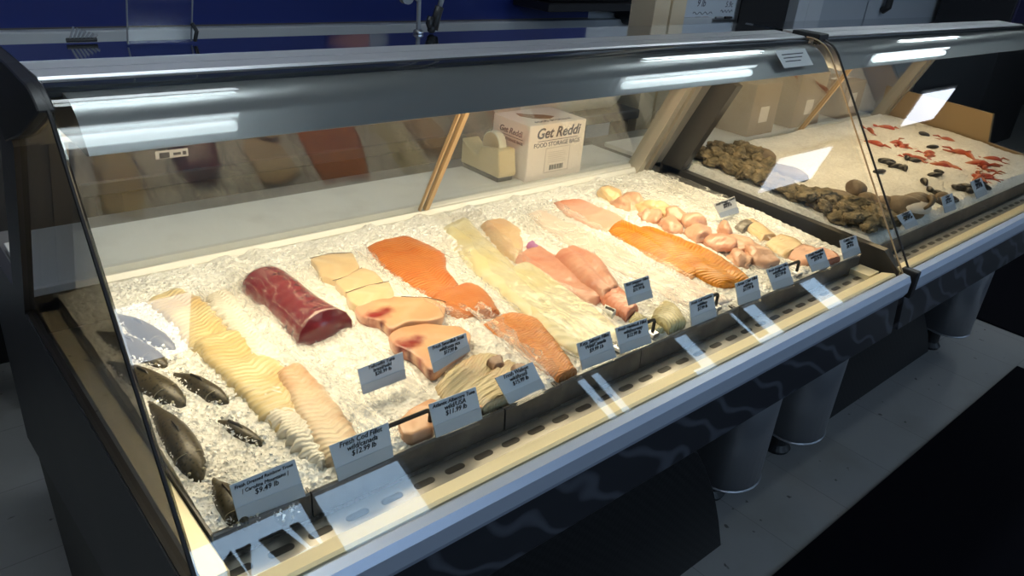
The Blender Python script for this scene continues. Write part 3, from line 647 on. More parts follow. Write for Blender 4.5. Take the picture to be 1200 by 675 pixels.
snapR = flesh_mat('snapper_red', (.70, .26, .16), (.80, .42, .30), (.62, .20, .12), 70, 12, amt=.25, bs=.12)
palep = flesh_mat('pale_pink', (.86, .72, .62), (.90, .80, .72), (.84, .64, .54), 26, 6, amt=.3)
wall_ = flesh_mat('walleye_flesh', (.60, .50, .31), (.38, .30, .16), (.62, .42, .27), 120, 30, amt=.4, blotch=24, bs=.5)
albac = flesh_mat('albacore_flesh', (.68, .38, .22), (.76, .48, .32), (.6, .28, .17), 16, 8, amt=.35)
skinM = flesh_mat('speckled_skin', (.58, .50, .26), (.30, .25, .12), (.66, .58, .34), 70, 20, blotch=90, amt=.7)
cheekM = flesh_mat('cheek_pink', (.70, .41, .27), (.78, .52, .38), (.64, .32, .20), 60, 12, amt=.15, blotch=22, bs=.1)
cheekR = flesh_mat('cheek_red', (.74, .38, .24), (.82, .54, .40), (.60, .22, .14), 60, 12, amt=.15, blotch=22, bs=.1)
cheekT = flesh_mat('cheek_tan', (.78, .56, .30), (.84, .64, .42), (.68, .42, .22), 60, 12, amt=.15, blotch=22, bs=.1)

# ---- cod
fish('cod_fillet', slab_bm([(170, 352), (196, 374), (222, 402), (248, 426)], [(206, 335), (240, 350), (264, 376), (288, 402)], .014, nchev=30, chev=.0006, edge=.006, wob=.006), codY, 'yellowish cod fillet at the back of the cod row beside the trout', 'fillet')
fish('cod_fillet', slab_bm([(238, 346), (254, 371), (276, 399), (298, 428)], [(264, 337), (288, 362), (308, 392), (330, 422)], .018, chev=.0012, nchev=34, edge=.009, wob=.006), codW, 'white ridged cod fillet lying along the right of the yellow one', 'fillet')
fish('cod_fillet', slab_bm([(226, 398), (252, 430), (290, 466), (328, 496)], [(280, 386), (314, 412), (346, 440), (366, 468)], .016, zoff=.004, nchev=36, chev=.0007, edge=.006, wob=.006), codY, 'long yellow cod fillet in the middle of the cod row', 'fillet')
fish('cod_fillet', slab_bm([(322, 438), (336, 466), (356, 500), (384, 530)], [(352, 424), (382, 452), (408, 484), (434, 517)], .026, zoff=.004, chev=.0012, nchev=26, edge=.004), codT, 'thick tan-edged cod fillet at the front behind the cod tag', 'fillet')
fish('cod_fillet', slab_bm([(286, 456), (314, 486), (338, 508), (374, 533)], [(322, 446), (350, 468), (370, 492), (394, 522)], .018, zoff=.002, chev=.0016, nchev=26, edge=.009, wob=.007), codW, 'white curled cod fillet at the front left of the cod row', 'fillet')

# ---- tuna loin
t0, t1 = W(301, 326, .90), W(382, 393, .90)
ax = (t1 - t0).normalized(); sx = Vector((ax.y, -ax.x, 0))
if sx.x < 0: sx = -sx
def tuna_ring(c, w, h, s):
    out = []
    for q, z in ((-1, .02), (-1.02, .25), (-.92, .55), (-.68, .80), (-.3, .96), (.05, 1.0), (.42, .94), (.75, .74), (.96, .45), (1.0, .2), (.9, 0), (.4, -.05), (-.3, -.06), (-.8, -.03)):
        out.append(c + sx * q * w * (1 + .03 * noise.noise(Vector((q * 3, s * 3, 1)))) + Vector((0, 0, z * h)))
    return out
tl = thing('tuna_loin', 'wrapped dark red tuna loin lying whole on the ice', 'tuna', (t0.x, t0.y, .886))
bm = B(); uvl = bm.loops.layers.uv.new('UVMap'); rows = []; N = 26; L = (t1 - t0).length
for i in range(N):
    s = i / (N - 1); c = t0 + ax * L * s; c.z = icez(c.x, c.y) - .002; g = .6 + .4 * math.sin(min(1, s / .16) * PI / 2); g *= 1 + .05 * math.sin(s * 7)
    rows.append([bm.verts.new(p) for p in tuna_ring(c, .052 * g * (.84 + .16 * s), .060 * g * (.8 + .2 * s), s)])
for a, b in zip(rows, rows[1:]):
    for k in range(14): bm.faces.new((a[k], a[(k + 1) % 14], b[(k + 1) % 14], b[k]))
bm.faces.new(rows[0]); bm.faces.new(rows[-1]); bmesh.ops.recalc_face_normals(bm, faces=bm.faces)
for f in bm.faces:
    for lp in f.loops: d = lp.vert.co - t0; lp[uvl].uv = (d.dot(ax) / L, .5 + d.dot(sx) / .11)
obj('loin', bm, flesh_mat('tuna_red', (.21, .013, .02), (.29, .045, .05), (.17, .010, .015), 60, 1.5, rough=.25, amt=.35), tl, smooth=True)
bm = B(); rows = []
for i in range(40):
    s = i / 39; c = t0 + ax * (L * s - .004 + (.008 if i == 39 else 0)); c.z = icez(c.x, c.y) - .002; g = .6 + .4 * math.sin(min(1, s / .16) * PI / 2); g *= 1 + .05 * math.sin(s * 7)
    R = tuna_ring(c, .0535 * g * (.84 + .16 * s), .0615 * g * (.8 + .2 * s), s)
    R = R[:10]; R = [p + Vector((0, 0, .0018 * noise.noise(Vector((s * 40, k * .9, 4))))) + sx * .0015 * noise.noise(Vector((s * 34, k, 7))) for k, p in enumerate(R)]
    rows.append(R)
sheet(bm, rows, .0006); obj('plastic_wrap', bm, M['filmthin'], tl, smooth=True)

# ---- swordfish
def blood_mat(name, base, marks, c):
    """the steak's flesh with the dark red bloodline where it runs"""
    m = base.copy(); m.name = name; t = m.node_tree; b = next(n for n in t.nodes if n.type == 'BSDF_PRINCIPLED'); src = b.inputs['Base Color'].links[0].from_socket
    tc = t.nodes.new('ShaderNodeTexCoord'); nz = t.nodes.new('ShaderNodeTexNoise'); nz.inputs['Scale'].default_value = 38; nz.inputs['Detail'].default_value = 6
    t.links.new(tc.outputs['Object'], nz.inputs['Vector'])
    for px, py, rad, col, soft_ in marks:
        p = W(px, py, ZF + .02) - c
        d = t.nodes.new('ShaderNodeVectorMath'); d.operation = 'DISTANCE'; fl = t.nodes.new('ShaderNodeVectorMath'); fl.operation = 'MULTIPLY'; fl.inputs[1].default_value = (1, 1, 0)
        t.links.new(tc.outputs['Object'], fl.inputs[0]); t.links.new(fl.outputs[0], d.inputs[0]); d.inputs[1].default_value = (p.x, p.y, 0)
        a = t.nodes.new('ShaderNodeMath'); a.operation = 'MULTIPLY_ADD'; a.inputs[1].default_value = .030; t.links.new(nz.outputs['Fac'], a.inputs[0]); t.links.new(d.outputs['Value'], a.inputs[2])
        mr = t.nodes.new('ShaderNodeMapRange'); mr.inputs[1].default_value = rad + .015 - soft_; mr.inputs[2].default_value = rad + .015 + soft_; mr.inputs[3].default_value = 1; mr.inputs[4].default_value = 0; t.links.new(a.outputs[0], mr.inputs[0])
        mx = t.nodes.new('ShaderNodeMix'); mx.data_type = 'RGBA'; t.links.new(mr.outputs[0], mx.inputs['Factor']); t.links.new(src, mx.inputs['A']); mx.inputs['B'].default_value = c4(col); src = mx.outputs['Result']
    t.links.new(src, b.inputs['Base Color']); return m
RED, DK = (.27, .028, .022), (.11, .008, .008)
def steak(out, m, lab, th=.015, zoff=0., marks=None, skin=True):
    bm = poly_bm(out, th, zoff); c = center(bm); t = thing('swordfish_steak', lab, 'fish steak', c)
    obj('flesh', bm, blood_mat('swordfish_bloodline', m, marks, c) if marks else m, t, smooth=True)
    if skin:   # the dark rim of skin along the rear edge
        P = [W(p[0], p[1], ZF + zoff) for p in skin]; pts = []
        for p in resample(P, 12, False): pts.append((p.x, p.y, icez(p.x, p.y) + zoff + th * .95))
        bm = B(); tube(bm, pts, .0008, 5); obj('skin_edge', bm, M['brown'], t)
    return t
steak([(363, 307), (388, 301), (413, 300), (422, 317), (396, 333), (375, 327), (371, 316)], sword, 'pale swordfish steak rearmost beside the tuna loin', skin=[(363, 307), (388, 301), (413, 300)])
steak([(392, 334), (424, 317), (440, 322), (450, 334), (428, 343), (405, 346)], sword, 'pale swordfish steak overlapped between two pale steaks', zoff=.003, skin=[(390, 333), (408, 327), (424, 317)])
steak([(405, 348), (432, 339), (456, 335), (462, 346), (461, 354), (438, 357), (420, 364), (409, 356)], sword, 'third pale swordfish steak touching the pink steaks in front', zoff=.006, skin=[(405, 347), (432, 339), (456, 335)])
steak([(415, 366), (423, 356), (452, 351), (500, 353), (523, 358), (520, 375), (505, 380), (480, 380), (457, 390), (444, 379), (425, 376)], swordP, 'pink swordfish steak with dark bloodline, the rear of the pink pair', zoff=.006, th=.014,
      marks=[(444, 366, .014, RED, .012), (436, 367, .012, RED, .008), (452, 361, .010, RED, .012), (432, 369, .004, DK, .004), (446, 374, .006, DK, .005), (453, 383, .008, RED, .006), (516, 373, .006, RED, .006)], skin=[(470, 351.5), (500, 353), (522, 358)])
steak([(454, 393), (468, 384), (500, 379), (540, 381), (553, 389), (548, 402), (530, 414), (512, 432), (503, 432), (497, 424), (482, 411), (462, 404)], swordP, 'pink swordfish steak with dark bloodline behind the swordfish tag', zoff=.010, th=.014,
      marks=[(482, 395, .014, RED, .012), (473, 399, .012, RED, .008), (490, 390, .008, RED, .010), (468, 401, .004, DK, .004), (480, 405, .006, DK, .005), (490, 415, .008, RED, .006), (498, 428, .014, DK, .006)], skin=None)
# ---- albacore and walleye in front
fish('albacore_fillet', poly_bm([(466, 488), (480, 474), (506, 461), (518, 466), (516, 482), (508, 494), (486, 504), (472, 502)], .016, 0), albac, 'tan pink albacore piece under film at the left of the albacore tag', 'fillet')
fish('albacore_fillet', poly_bm([(556, 470), (586, 458), (616, 446), (628, 450), (604, 464), (572, 477)], .012, 0), albac, 'pink fillet end lying behind the pan front below the walleye', 'fillet')
fish('walleye_fillet', slab_bm([(510, 444), (522, 460), (545, 468), (570, 470)], [(556, 408), (578, 406), (592, 414), (600, 432)], .020, chev=.0022, nchev=9), wall_, 'mottled olive walleye fillet with folded tail left of the walleye tag', 'fillet')
fish('walleye_fillet', slab_bm([(550, 450), (562, 466), (584, 474), (606, 474)], [(596, 412), (616, 420), (638, 440), (652, 452)], .022, zoff=.005, chev=.0022, nchev=9), wall_, 'mottled olive walleye fillet underneath the walleye tag', 'fillet')
fish('fish_skin_flap', slab_bm([(572, 410), (580, 418)], [(590, 405), (592, 416)], .012, zoff=.02, nu=12), pm('dark_tail_skin', (.30, .20, .15), .35, var=(40, (.45, .30, .22), .4, .7)), 'small folded brown tail flap on the left walleye fillet', 'fish skin')
fish('fish_skin_flap', slab_bm([(600, 418), (606, 424)], [(618, 416), (622, 428)], .012, zoff=.024, nu=12), pm('dark_tail_skin', (.30, .20, .15), .35, var=(40, (.45, .30, .22), .4, .7)), 'small folded brown tail flap at the top of the right walleye fillet', 'fish skin')
# ---- salmon
fish('salmon_fillet', slab_bm([(430, 288), (446, 308), (470, 326), (507, 350)], [(482, 275), (518, 296), (524, 315), (540, 335)], .020, chev=.0003, nchev=36, med=.002), salmon, 'bright orange salmon fillet at the back of the salmon row', 'fillet')
fish('salmon_fillet', slab_bm([(504, 348), (515, 356), (530, 365), (548, 370)], [(555, 331), (568, 340), (577, 350), (586, 363)], .022, zoff=.006, nchev=22, chev=.0003, med=.002), salmon, 'shorter orange salmon fillet overlapping the front of the long one', 'fillet')
fish('keta_salmon_fillet', slab_bm([(563, 377), (592, 392), (617, 407), (648, 428), (662, 434)], [(603, 364), (632, 369), (646, 384), (664, 405), (682, 426)], .020, chev=.0006, nchev=34, med=.0015), keta, 'coarse orange keta salmon fillet behind the keta salmon tag', 'fillet')
# ---- haddock
fish('haddock_fillet', slab_bm([(518, 266), (530, 288), (548, 310), (578, 332)], [(546, 254), (566, 274), (592, 300), (614, 322)], .016), hadd, 'cream haddock fillet rearmost beside the orange salmon', 'fillet')
fish('haddock_fillet', slab_bm([(538, 292), (562, 320), (592, 346), (622, 370)], [(562, 286), (594, 308), (624, 336), (652, 362)], .018, zoff=.004), hadd, 'cream haddock fillet in the middle next to the salmon', 'fillet')
fish('haddock_fillet', slab_bm([(592, 318), (625, 342), (660, 368), (694, 394)], [(618, 306), (660, 330), (702, 356), (738, 382)], .018, zoff=.003), hadd, 'cream haddock fillet beside the pink snapper, behind the haddock tag', 'fillet')
fish('haddock_fillet', slab_bm([(606, 352), (628, 372), (652, 392), (680, 404)], [(630, 344), (656, 364), (684, 384), (712, 398)], .018, zoff=.004), hadd, 'cream haddock fillet between the keta salmon and the haddock tag', 'fillet')
# ---- snapper / ocean perch
fish('snapper_fillet', slab_bm([(563, 264), (577, 281), (589, 296), (604, 306)], [(589, 257), (608, 267), (613, 280), (612, 296)], .022, nchev=4, chev=.0008), snapT, 'tan fillet with a red slit at the back of the snapper row', 'fillet')
fish('snapper_fillet', slab_bm([(600, 302), (625, 318), (656, 336), (700, 350)], [(632, 285), (654, 300), (682, 324), (712, 342)], .018, nchev=8), snap, 'long flat pink snapper fillet in the middle of the snapper row', 'fillet')
fish('snapper_fillet', slab_bm([(650, 300), (668, 316), (686, 330), (708, 344)], [(673, 290), (694, 298), (712, 314), (728, 336)], .028, zoff=.008, nchev=4, chev=.0008, med=.008), snap, 'rounded pink snapper fillet with a deep groove on top of the flat one', 'fillet')
fish('snapper_fillet', slab_bm([(703, 342), (717, 352), (736, 363)], [(724, 331), (739, 342), (750, 354)], .022, zoff=.006, nchev=5), snapR, 'short reddish snapper fillet tucked behind the snapper tag', 'fillet')
o = fish('barcode_sticker', slab_bm([(708, 352), (720, 357)], [(711, 347), (724, 353)], .003, nu=8, zoff=.022, chev=0), M['white'], 'small black and white sticker on the reddish snapper fillet', 'sticker')
bm = slab_bm([(710.5, 351), (720.5, 355)], [(712, 348.5), (722, 353)], .003, nu=8, zoff=.0225, chev=0); b2 = obj('sticker_print', bm, M['ink'], o)
fish('purple_tab', slab_bm([(617, 286), (624, 293)], [(625, 281), (634, 288)], .012, nu=12, zoff=.004, chev=0), M['purple'], 'small purple tab lying on the pink snapper', 'tab')
# ---- pale fillets under film and the skin-on piece
fish('pale_fillet', slab_bm([(618, 250), (650, 276), (700, 304), (752, 324)], [(640, 243), (690, 266), (740, 292), (790, 318)], .012), palep, 'very pale pink fillet under film behind the snapper tag', 'fillet')
fish('pale_fillet', slab_bm([(688, 288), (730, 312), (780, 338), (826, 352)], [(716, 281), (768, 302), (820, 324), (862, 340)], .012), palep, 'very pale pink fillet under film in front of the orange char', 'fillet')
fish('skin_on_fillet', slab_bm([(765, 363), (772, 350), (779, 344)], [(790, 377), (806, 366), (796, 354)], .020, nu=20, zoff=.004, chev=.0006), skinM, 'speckled yellow skin-on fillet left of the flounder tag', 'fillet')
fish('skin_on_fillet', slab_bm([(738, 366), (750, 372), (768, 380)], [(746, 358), (762, 365), (782, 376)], .014, nu=20), skinM, 'folded speckled strip of skin beside the haddock tag', 'fillet')
# ---- arctic char
fish('char_fillet', slab_bm([(712, 270), (735, 284), (770, 302), (812, 320)], [(728, 255), (752, 266), (800, 284), (838, 304)], .018, nchev=34, chev=.0004, med=.003), char, 'orange char fillet, the left of the long orange pair', 'fillet')
fish('char_fillet', slab_bm([(740, 272), (772, 292), (810, 312), (846, 326)], [(756, 265), (802, 280), (848, 297), (888, 324)], .022, zoff=.004, nchev=34, chev=.0004, med=.003), char, 'orange char fillet, the right of the long orange pair', 'fillet')
fish('char_fillet', slab_bm([(649, 236), (664, 250), (690, 263), (712, 271)], [(681, 233), (702, 242), (722, 249), (735, 257)], .014, nchev=14), charP, 'pale pink char fillet with an orange end rearmost in the char row', 'fillet')

# ---- rounded pieces right of the char
def piece(px, py, w, l, rot, m, lab, name='fish_piece', th=.03, zoff=0., group='pink fish pieces beside the char'):
    w *= 1.22; l *= 1.22; th = .024; c = W(px, py, ZF + .008 + zoff); bm = B(); uvl = bm.loops.layers.uv.new('UVMap'); SEED[0] += 1; sd = SEED[0]
    bmesh.ops.create_icosphere(bm, subdivisions=4, radius=1)
    for v in bm.verts:
        p = v.co.copy(); k = 1 + .30 * noise.noise(p * 1.3 + Vector((sd, 0, 0))) + .09 * noise.noise(p * 4 + Vector((0, sd, 0)))
        q = Vector((p.x * w * (1 - .18 * p.y), p.y * l, max(-.5, p.z) * th)) * k
        q.z += .004 * math.sin(p.y * 3 + sd)
        v.co = Matrix.Rotation(rot, 3, 'Z') @ q + Vector((c.x, c.y, icez(c.x, c.y) + th * .32 + zoff))
    for f in bm.faces:
        for lp in f.loops: d = lp.vert.co - c; lp[uvl].uv = (.5 + d.y / (2 * l), .5 + d.x / (2 * w))
    return fish(name, bm, m, lab, 'fish piece', group)
for px, py, w, l, r, m, lab in (
    (716, 227, .030, .034, .2, cheekT, 'tan rounded piece rearmost in the row beside the char'), (741, 235, .026, .040, -.3, cheekM, 'upright pink piece second from the back of the row'),
    (727, 238, .026, .024, .6, cheekM, 'pinkish piece tucked in front of the rearmost tan piece'), (758, 241, .026, .03, .3, cheekT, 'tan piece between two pink ones near the back of the row'),
    (762, 253, .042, .024, .7, cheekM, 'flat pale pink piece lying in front of the tan one'), (776, 245, .03, .026, .1, cheekT, 'small tan piece behind the flat pale pink piece'),
    (791, 252, .026, .03, -.4, cheekM, 'rounded pink piece right behind the middle of the char'), (786, 263, .040, .026, .7, cheekM, 'wide pink piece lying along the char'),
    (812, 258, .028, .034, -.4, cheekM, 'pink piece standing up in the middle of the row'), (817, 272, .042, .028, .5, cheekM, 'big pale piece in front of the upright one'),
    (843, 279, .044, .036, .4, cheekR, 'largest pink piece with a reddish front edge'), (870, 281, .032, .040, -.2, cheekM, 'pale pink piece standing at the front end of the char'),
    (868, 296, .036, .026, .5, cheekM, 'flat pale piece at the tip of the char'), (890, 293, .030, .040, .0, cheekM, 'long pink piece behind the second tag from the right'),
    (848, 267, .022, .016, 1., cheekM, 'small pink scrap behind the largest piece')):
    piece(px, py, w, l, r, m, lab)
for A, Bp, m, lab in (
    ([(866, 262), (880, 270), (893, 278)], [(884, 257), (900, 266), (912, 274)], cheekT, 'tan grouper fillet end rearmost at the right end wall'),
    ([(898, 282), (915, 292), (925, 294)], [(916, 272), (936, 276), (944, 283)], cheekT, 'tan grouper fillet in the middle along the right end wall'),
    ([(922, 291), (937, 300), (948, 302)], [(944, 282), (960, 286), (968, 294)], cheekR, 'reddish tan grouper fillet behind the two right-hand tags'),
    ([(950, 290), (965, 302), (978, 310)], [(965, 285), (984, 290), (996, 304)], snapR, 'red-brown fillet in the front right corner of the near case')):
    fish('grouper_fillet', slab_bm(A, Bp, .022, nchev=9), m, lab, 'fillet')
fish('fish_skin_flap', slab_bm([(862, 262), (872, 266)], [(878, 255), (888, 259)], .012, nu=14, zoff=.008), pm('grey_skin', (.16, .13, .10), .3, var=(60, (.36, .32, .26), .45, .6)), 'dark shiny skin flap right below the small tag at the end wall', 'fish skin')
# ---- whole trout sunk in the ice, tails to the back
CH = []
def trout(tail, head, lab, w=.028, h=.034, sink=.010, curve=.0):
    w *= .69; h *= .64; tail = (tail[0] - .12 * (head[0] - tail[0]), tail[1] - .12 * (head[1] - tail[1]))
    a, b = W(tail[0], tail[1], .895), W(head[0], head[1], .895); ax = (b - a); L = ax.length; ax.normalize(); sd = Vector((ax.y, -ax.x, 0))
    t = thing('whole_trout', lab, 'fish', ((a.x + b.x) / 2, (a.y + b.y) / 2, .885), 'whole trout in the ice')
    prof = [(.0, .30, .30), (.06, .32, .36), (.16, .5, .55), (.3, .78, .82), (.45, .96, .98), (.58, 1, 1), (.70, .98, .96), (.78, .92, .9), (.86, .78, .76), (.93, .56, .56), (.975, .33, .36), (1.0, .12, .18)]
    bm = B(); uvl = bm.loops.layers.uv.new('UVMap'); uvd = {}; rows = []; n = 18
    def ctr(s):
        p = a + ax * L * s + sd * curve * math.sin(s * PI); p.z = icez(p.x, p.y) - sink + h * .35 - .004 * (1 - s) ** 2; return p
    for s, kw, kh in prof:
        c = ctr(s); row = []
        for k in range(n):
            an = 2 * PI * k / n; v = bm.verts.new(c + sd * math.cos(an) * w * kw + Vector((0, 0, 1)) * math.sin(an) * h * kh * (1.0 if math.sin(an) > 0 else .7)); uvd[v] = (s, .5 + .5 * math.sin(an)); row.append(v)
        rows.append(row)
    for r0, r1 in zip(rows, rows[1:]):
        for k in range(n): bm.faces.new((r0[k], r0[(k + 1) % n], r1[(k + 1) % n], r1[k]))
    bm.faces.new(rows[0]); bm.faces.new(rows[-1]); bmesh.ops.recalc_face_normals(bm, faces=bm.faces)
    bmesh.ops.subdivide_edges(bm, edges=list(bm.edges), cuts=1, smooth=.6) if False else None
    for f in bm.faces:
        for lp in f.loops: lp[uvl].uv = uvd[lp.vert]
    obj('body', bm, M['troutskin'], t, smooth=True)
    for _ in range(int(1500 * L)):        # where chips of ice have slid onto its edges
        q = random.random(); s_ = random.choice((-1, 1)); pc = ctr(q) + sd * s_ * w * random.uniform(.45, 1.05); CH.append((pc.x, pc.y))
    c0 = ctr(0.02); bm = B()    # forked tail fin, dorsal and pectoral fins
    tip = [(-.002, -.008), (-.034, -.026), (-.026, -.012), (-.022, 0), (-.026, .012), (-.034, .026), (-.002, .008)]
    up = [bm.verts.new(c0 + ax * u + sd * v * .9 + Vector((0, 0, .002 + abs(v) * .25))) for u, v in tip]; dn = [bm.verts.new(q.co - Vector((0, 0, .002))) for q in up]
    bm.faces.new(up); bm.faces.new(dn[::-1])
    for k in range(7): bm.faces.new((up[k], dn[k], dn[(k + 1) % 7], up[(k + 1) % 7]))
    obj('tail_fin', bm, M['finm'], t)
    bm = B(); c = ctr(.52); prism_pts = [(-.020, -.002), (-.018, .004), (.004, .006), (.014, -.002)]
    A_ = [bm.verts.new(c + ax * u + Vector((0, 0, h * .93 + v))) for u, v in prism_pts]; B_ = [bm.verts.new(q.co + sd * .0016) for q in A_]
    bm.faces.new(A_); bm.faces.new(B_[::-1])
    for k in range(4): bm.faces.new((A_[k], B_[k], B_[(k + 1) % 4], A_[(k + 1) % 4]))
    obj('dorsal_fin', bm, M['finm'], t)
    for s_ in (-1, 1):
        e = ctr(.93) + sd * s_ * w * .44 + Vector((0, 0, h * .36)); bm = B(); bmesh.ops.create_icosphere(bm, subdivisions=2, radius=.0026)
        bmesh.ops.translate(bm, verts=bm.verts, vec=e); obj('eye', bm, M['eyem'], t, smooth=True)
        g = [ctr(.80) + sd * s_ * math.cos(q) * w * .93 + Vector((0, 0, math.sin(q) * h * .9)) - ax * .006 * math.cos(q * 2 - .4) for q in [math.radians(d) for d in range(-10, 75, 12)]]
        bm = B(); tube(bm, g, .0007, 5); obj('gill_edge', bm, M['gillm'], t)
M['finm'] = pm('trout_fin', (.06, .05, .035), .4); M['eyem'] = pm('trout_eye', (.35, .32, .22), .15); M['gillm'] = pm('gill_line', (.34, .30, .20), .35)
trout((142, 368), (204, 406), 'whole trout rearmost of all, under the panel light reflection', curve=.006)
trout((120, 388), (195, 427), 'whole trout second from the back with tail behind the end glass', w=.031)
trout((136, 426), (216, 472), 'big dark whole trout third from the back, beside a shorter one', w=.034, h=.038)
trout((207, 436), (267, 468), 'shorter whole trout right of the big dark one', w=.024)
trout((181, 478), (233, 552), 'dark whole trout pointing straight at the front, head bare of ice', w=.032, h=.04, curve=-.006)
trout((254, 484), (308, 510), 'thin whole trout half buried below the cod fillets', w=.018, h=.026)
trout((252, 552), (288, 598), 'whole trout at the front left of the rainbow trout tag', w=.028, h=.036)
trout((318, 558), (338, 588), 'whole trout hidden behind the rainbow trout tag', w=.02, h=.024, sink=.016)

bm = B()
for x, y in CH:
    z = icez(x, y) + random.uniform(.001, .009); rr = random.uniform(.0015, .0042); vs = [bm.verts.new(Vector((x, y, z)) + Vector((random.uniform(-1, 1), random.uniform(-1, 1), random.uniform(-.7, .8))) * rr) for _ in range(4)]
    for f in ((0, 1, 2), (0, 3, 1), (1, 3, 2), (2, 3, 0)): bm.faces.new([vs[i] for i in f])
o = obj('ice_chips', bm, M['crystal'], loc=(.3, 1, .88)); o['kind'] = 'stuff'; tag(o, 'ice chips slid onto the flanks of the whole trout', 'ice')
# ================================================================== film over and between the rows
def film(A, Bp, lab, amp=.0026, up=.010, nu=60, nv=26, m=None, lift=.0):
    SEED[0] += 1; sd = SEED[0] * 5.1; A = resample([W(p[0], p[1], ZF) for p in A], nu); Bp = resample([W(p[0], p[1], ZF) for p in Bp], nu); rows = []
    for i in range(nu):
        r = []
        for j in range(nv):
            v = j / (nv - 1); p = A[i].lerp(Bp[i], v); e = abs(2 * v - 1)
            z = ice_top(p.x, p.y) + .003 + up * e ** 4 * .5 + lift + amp * (abs(noise.noise(Vector((p.x * 55 + p.y * 20, p.y * 16, sd)))) + .6 * abs(noise.noise(Vector((p.x * 90, p.y * 50, sd + 3)))))
            q = p + Vector((.012 * noise.noise(Vector((i * .25, sd, j * .1))), .012 * noise.noise(Vector((sd, i * .1, j * .25))), 0)); r.append(Vector((min(max(q.x, .245), 1.94), max(q.y, .764), z)))
        rows.append(r)
    bm = B(); sheet(bm, rows); o = obj('plastic_film', bm, m or M['film'], smooth=True, loc=center(bm)); tag(o, lab, 'plastic film', 'clear films laid over the ice'); return o
film([(225, 336), (250, 372), (300, 425), (400, 500)], [(300, 318), (335, 380), (400, 440), (470, 500)], 'clear crinkled film between the cod and the tuna')
film([(272, 320), (300, 370), (345, 400), (415, 470)], [(360, 300), (400, 365), (440, 400), (510, 452)], 'clear crinkled film under the tuna loin and its tag')
film([(410, 296), (440, 318), (480, 345), (540, 392)], [(426, 290), (452, 324), (494, 353), (556, 384)], 'clear film rolled between swordfish and salmon', up=.03, lift=.006)
film([(515, 290), (535, 322), (570, 362), (612, 372)], [(550, 300), (585, 340), (625, 372), (690, 414)], 'clear film between salmon and haddock')
film([(520, 258), (560, 310), (610, 360), (690, 410)], [(560, 256), (610, 306), (680, 352), (750, 392)], 'thin clear film over the haddock fillets', m=M['filmthin'], lift=.020)
film([(600, 250), (650, 292), (720, 330), (790, 372)], [(650, 236), (720, 286), (800, 322), (868, 346)], 'clear film over the very pale pink fillets', lift=.010)
film([(700, 214), (760, 250), (830, 285), (905, 325)], [(790, 214), (850, 240), (930, 275), (1000, 306)], 'clear film under the rounded pieces at the right end')
film([(536, 372), (560, 384), (600, 412), (650, 444)], [(562, 366), (592, 392), (630, 420), (672, 442)], 'folded cloudy film edge between walleye and keta salmon', up=.04, lift=.012)
film([(756, 205), (800, 232), (850, 255), (905, 282)], [(790, 206), (850, 236), (900, 260), (965, 284)], 'clear film bunched along the right end wall', up=.02, lift=.004)

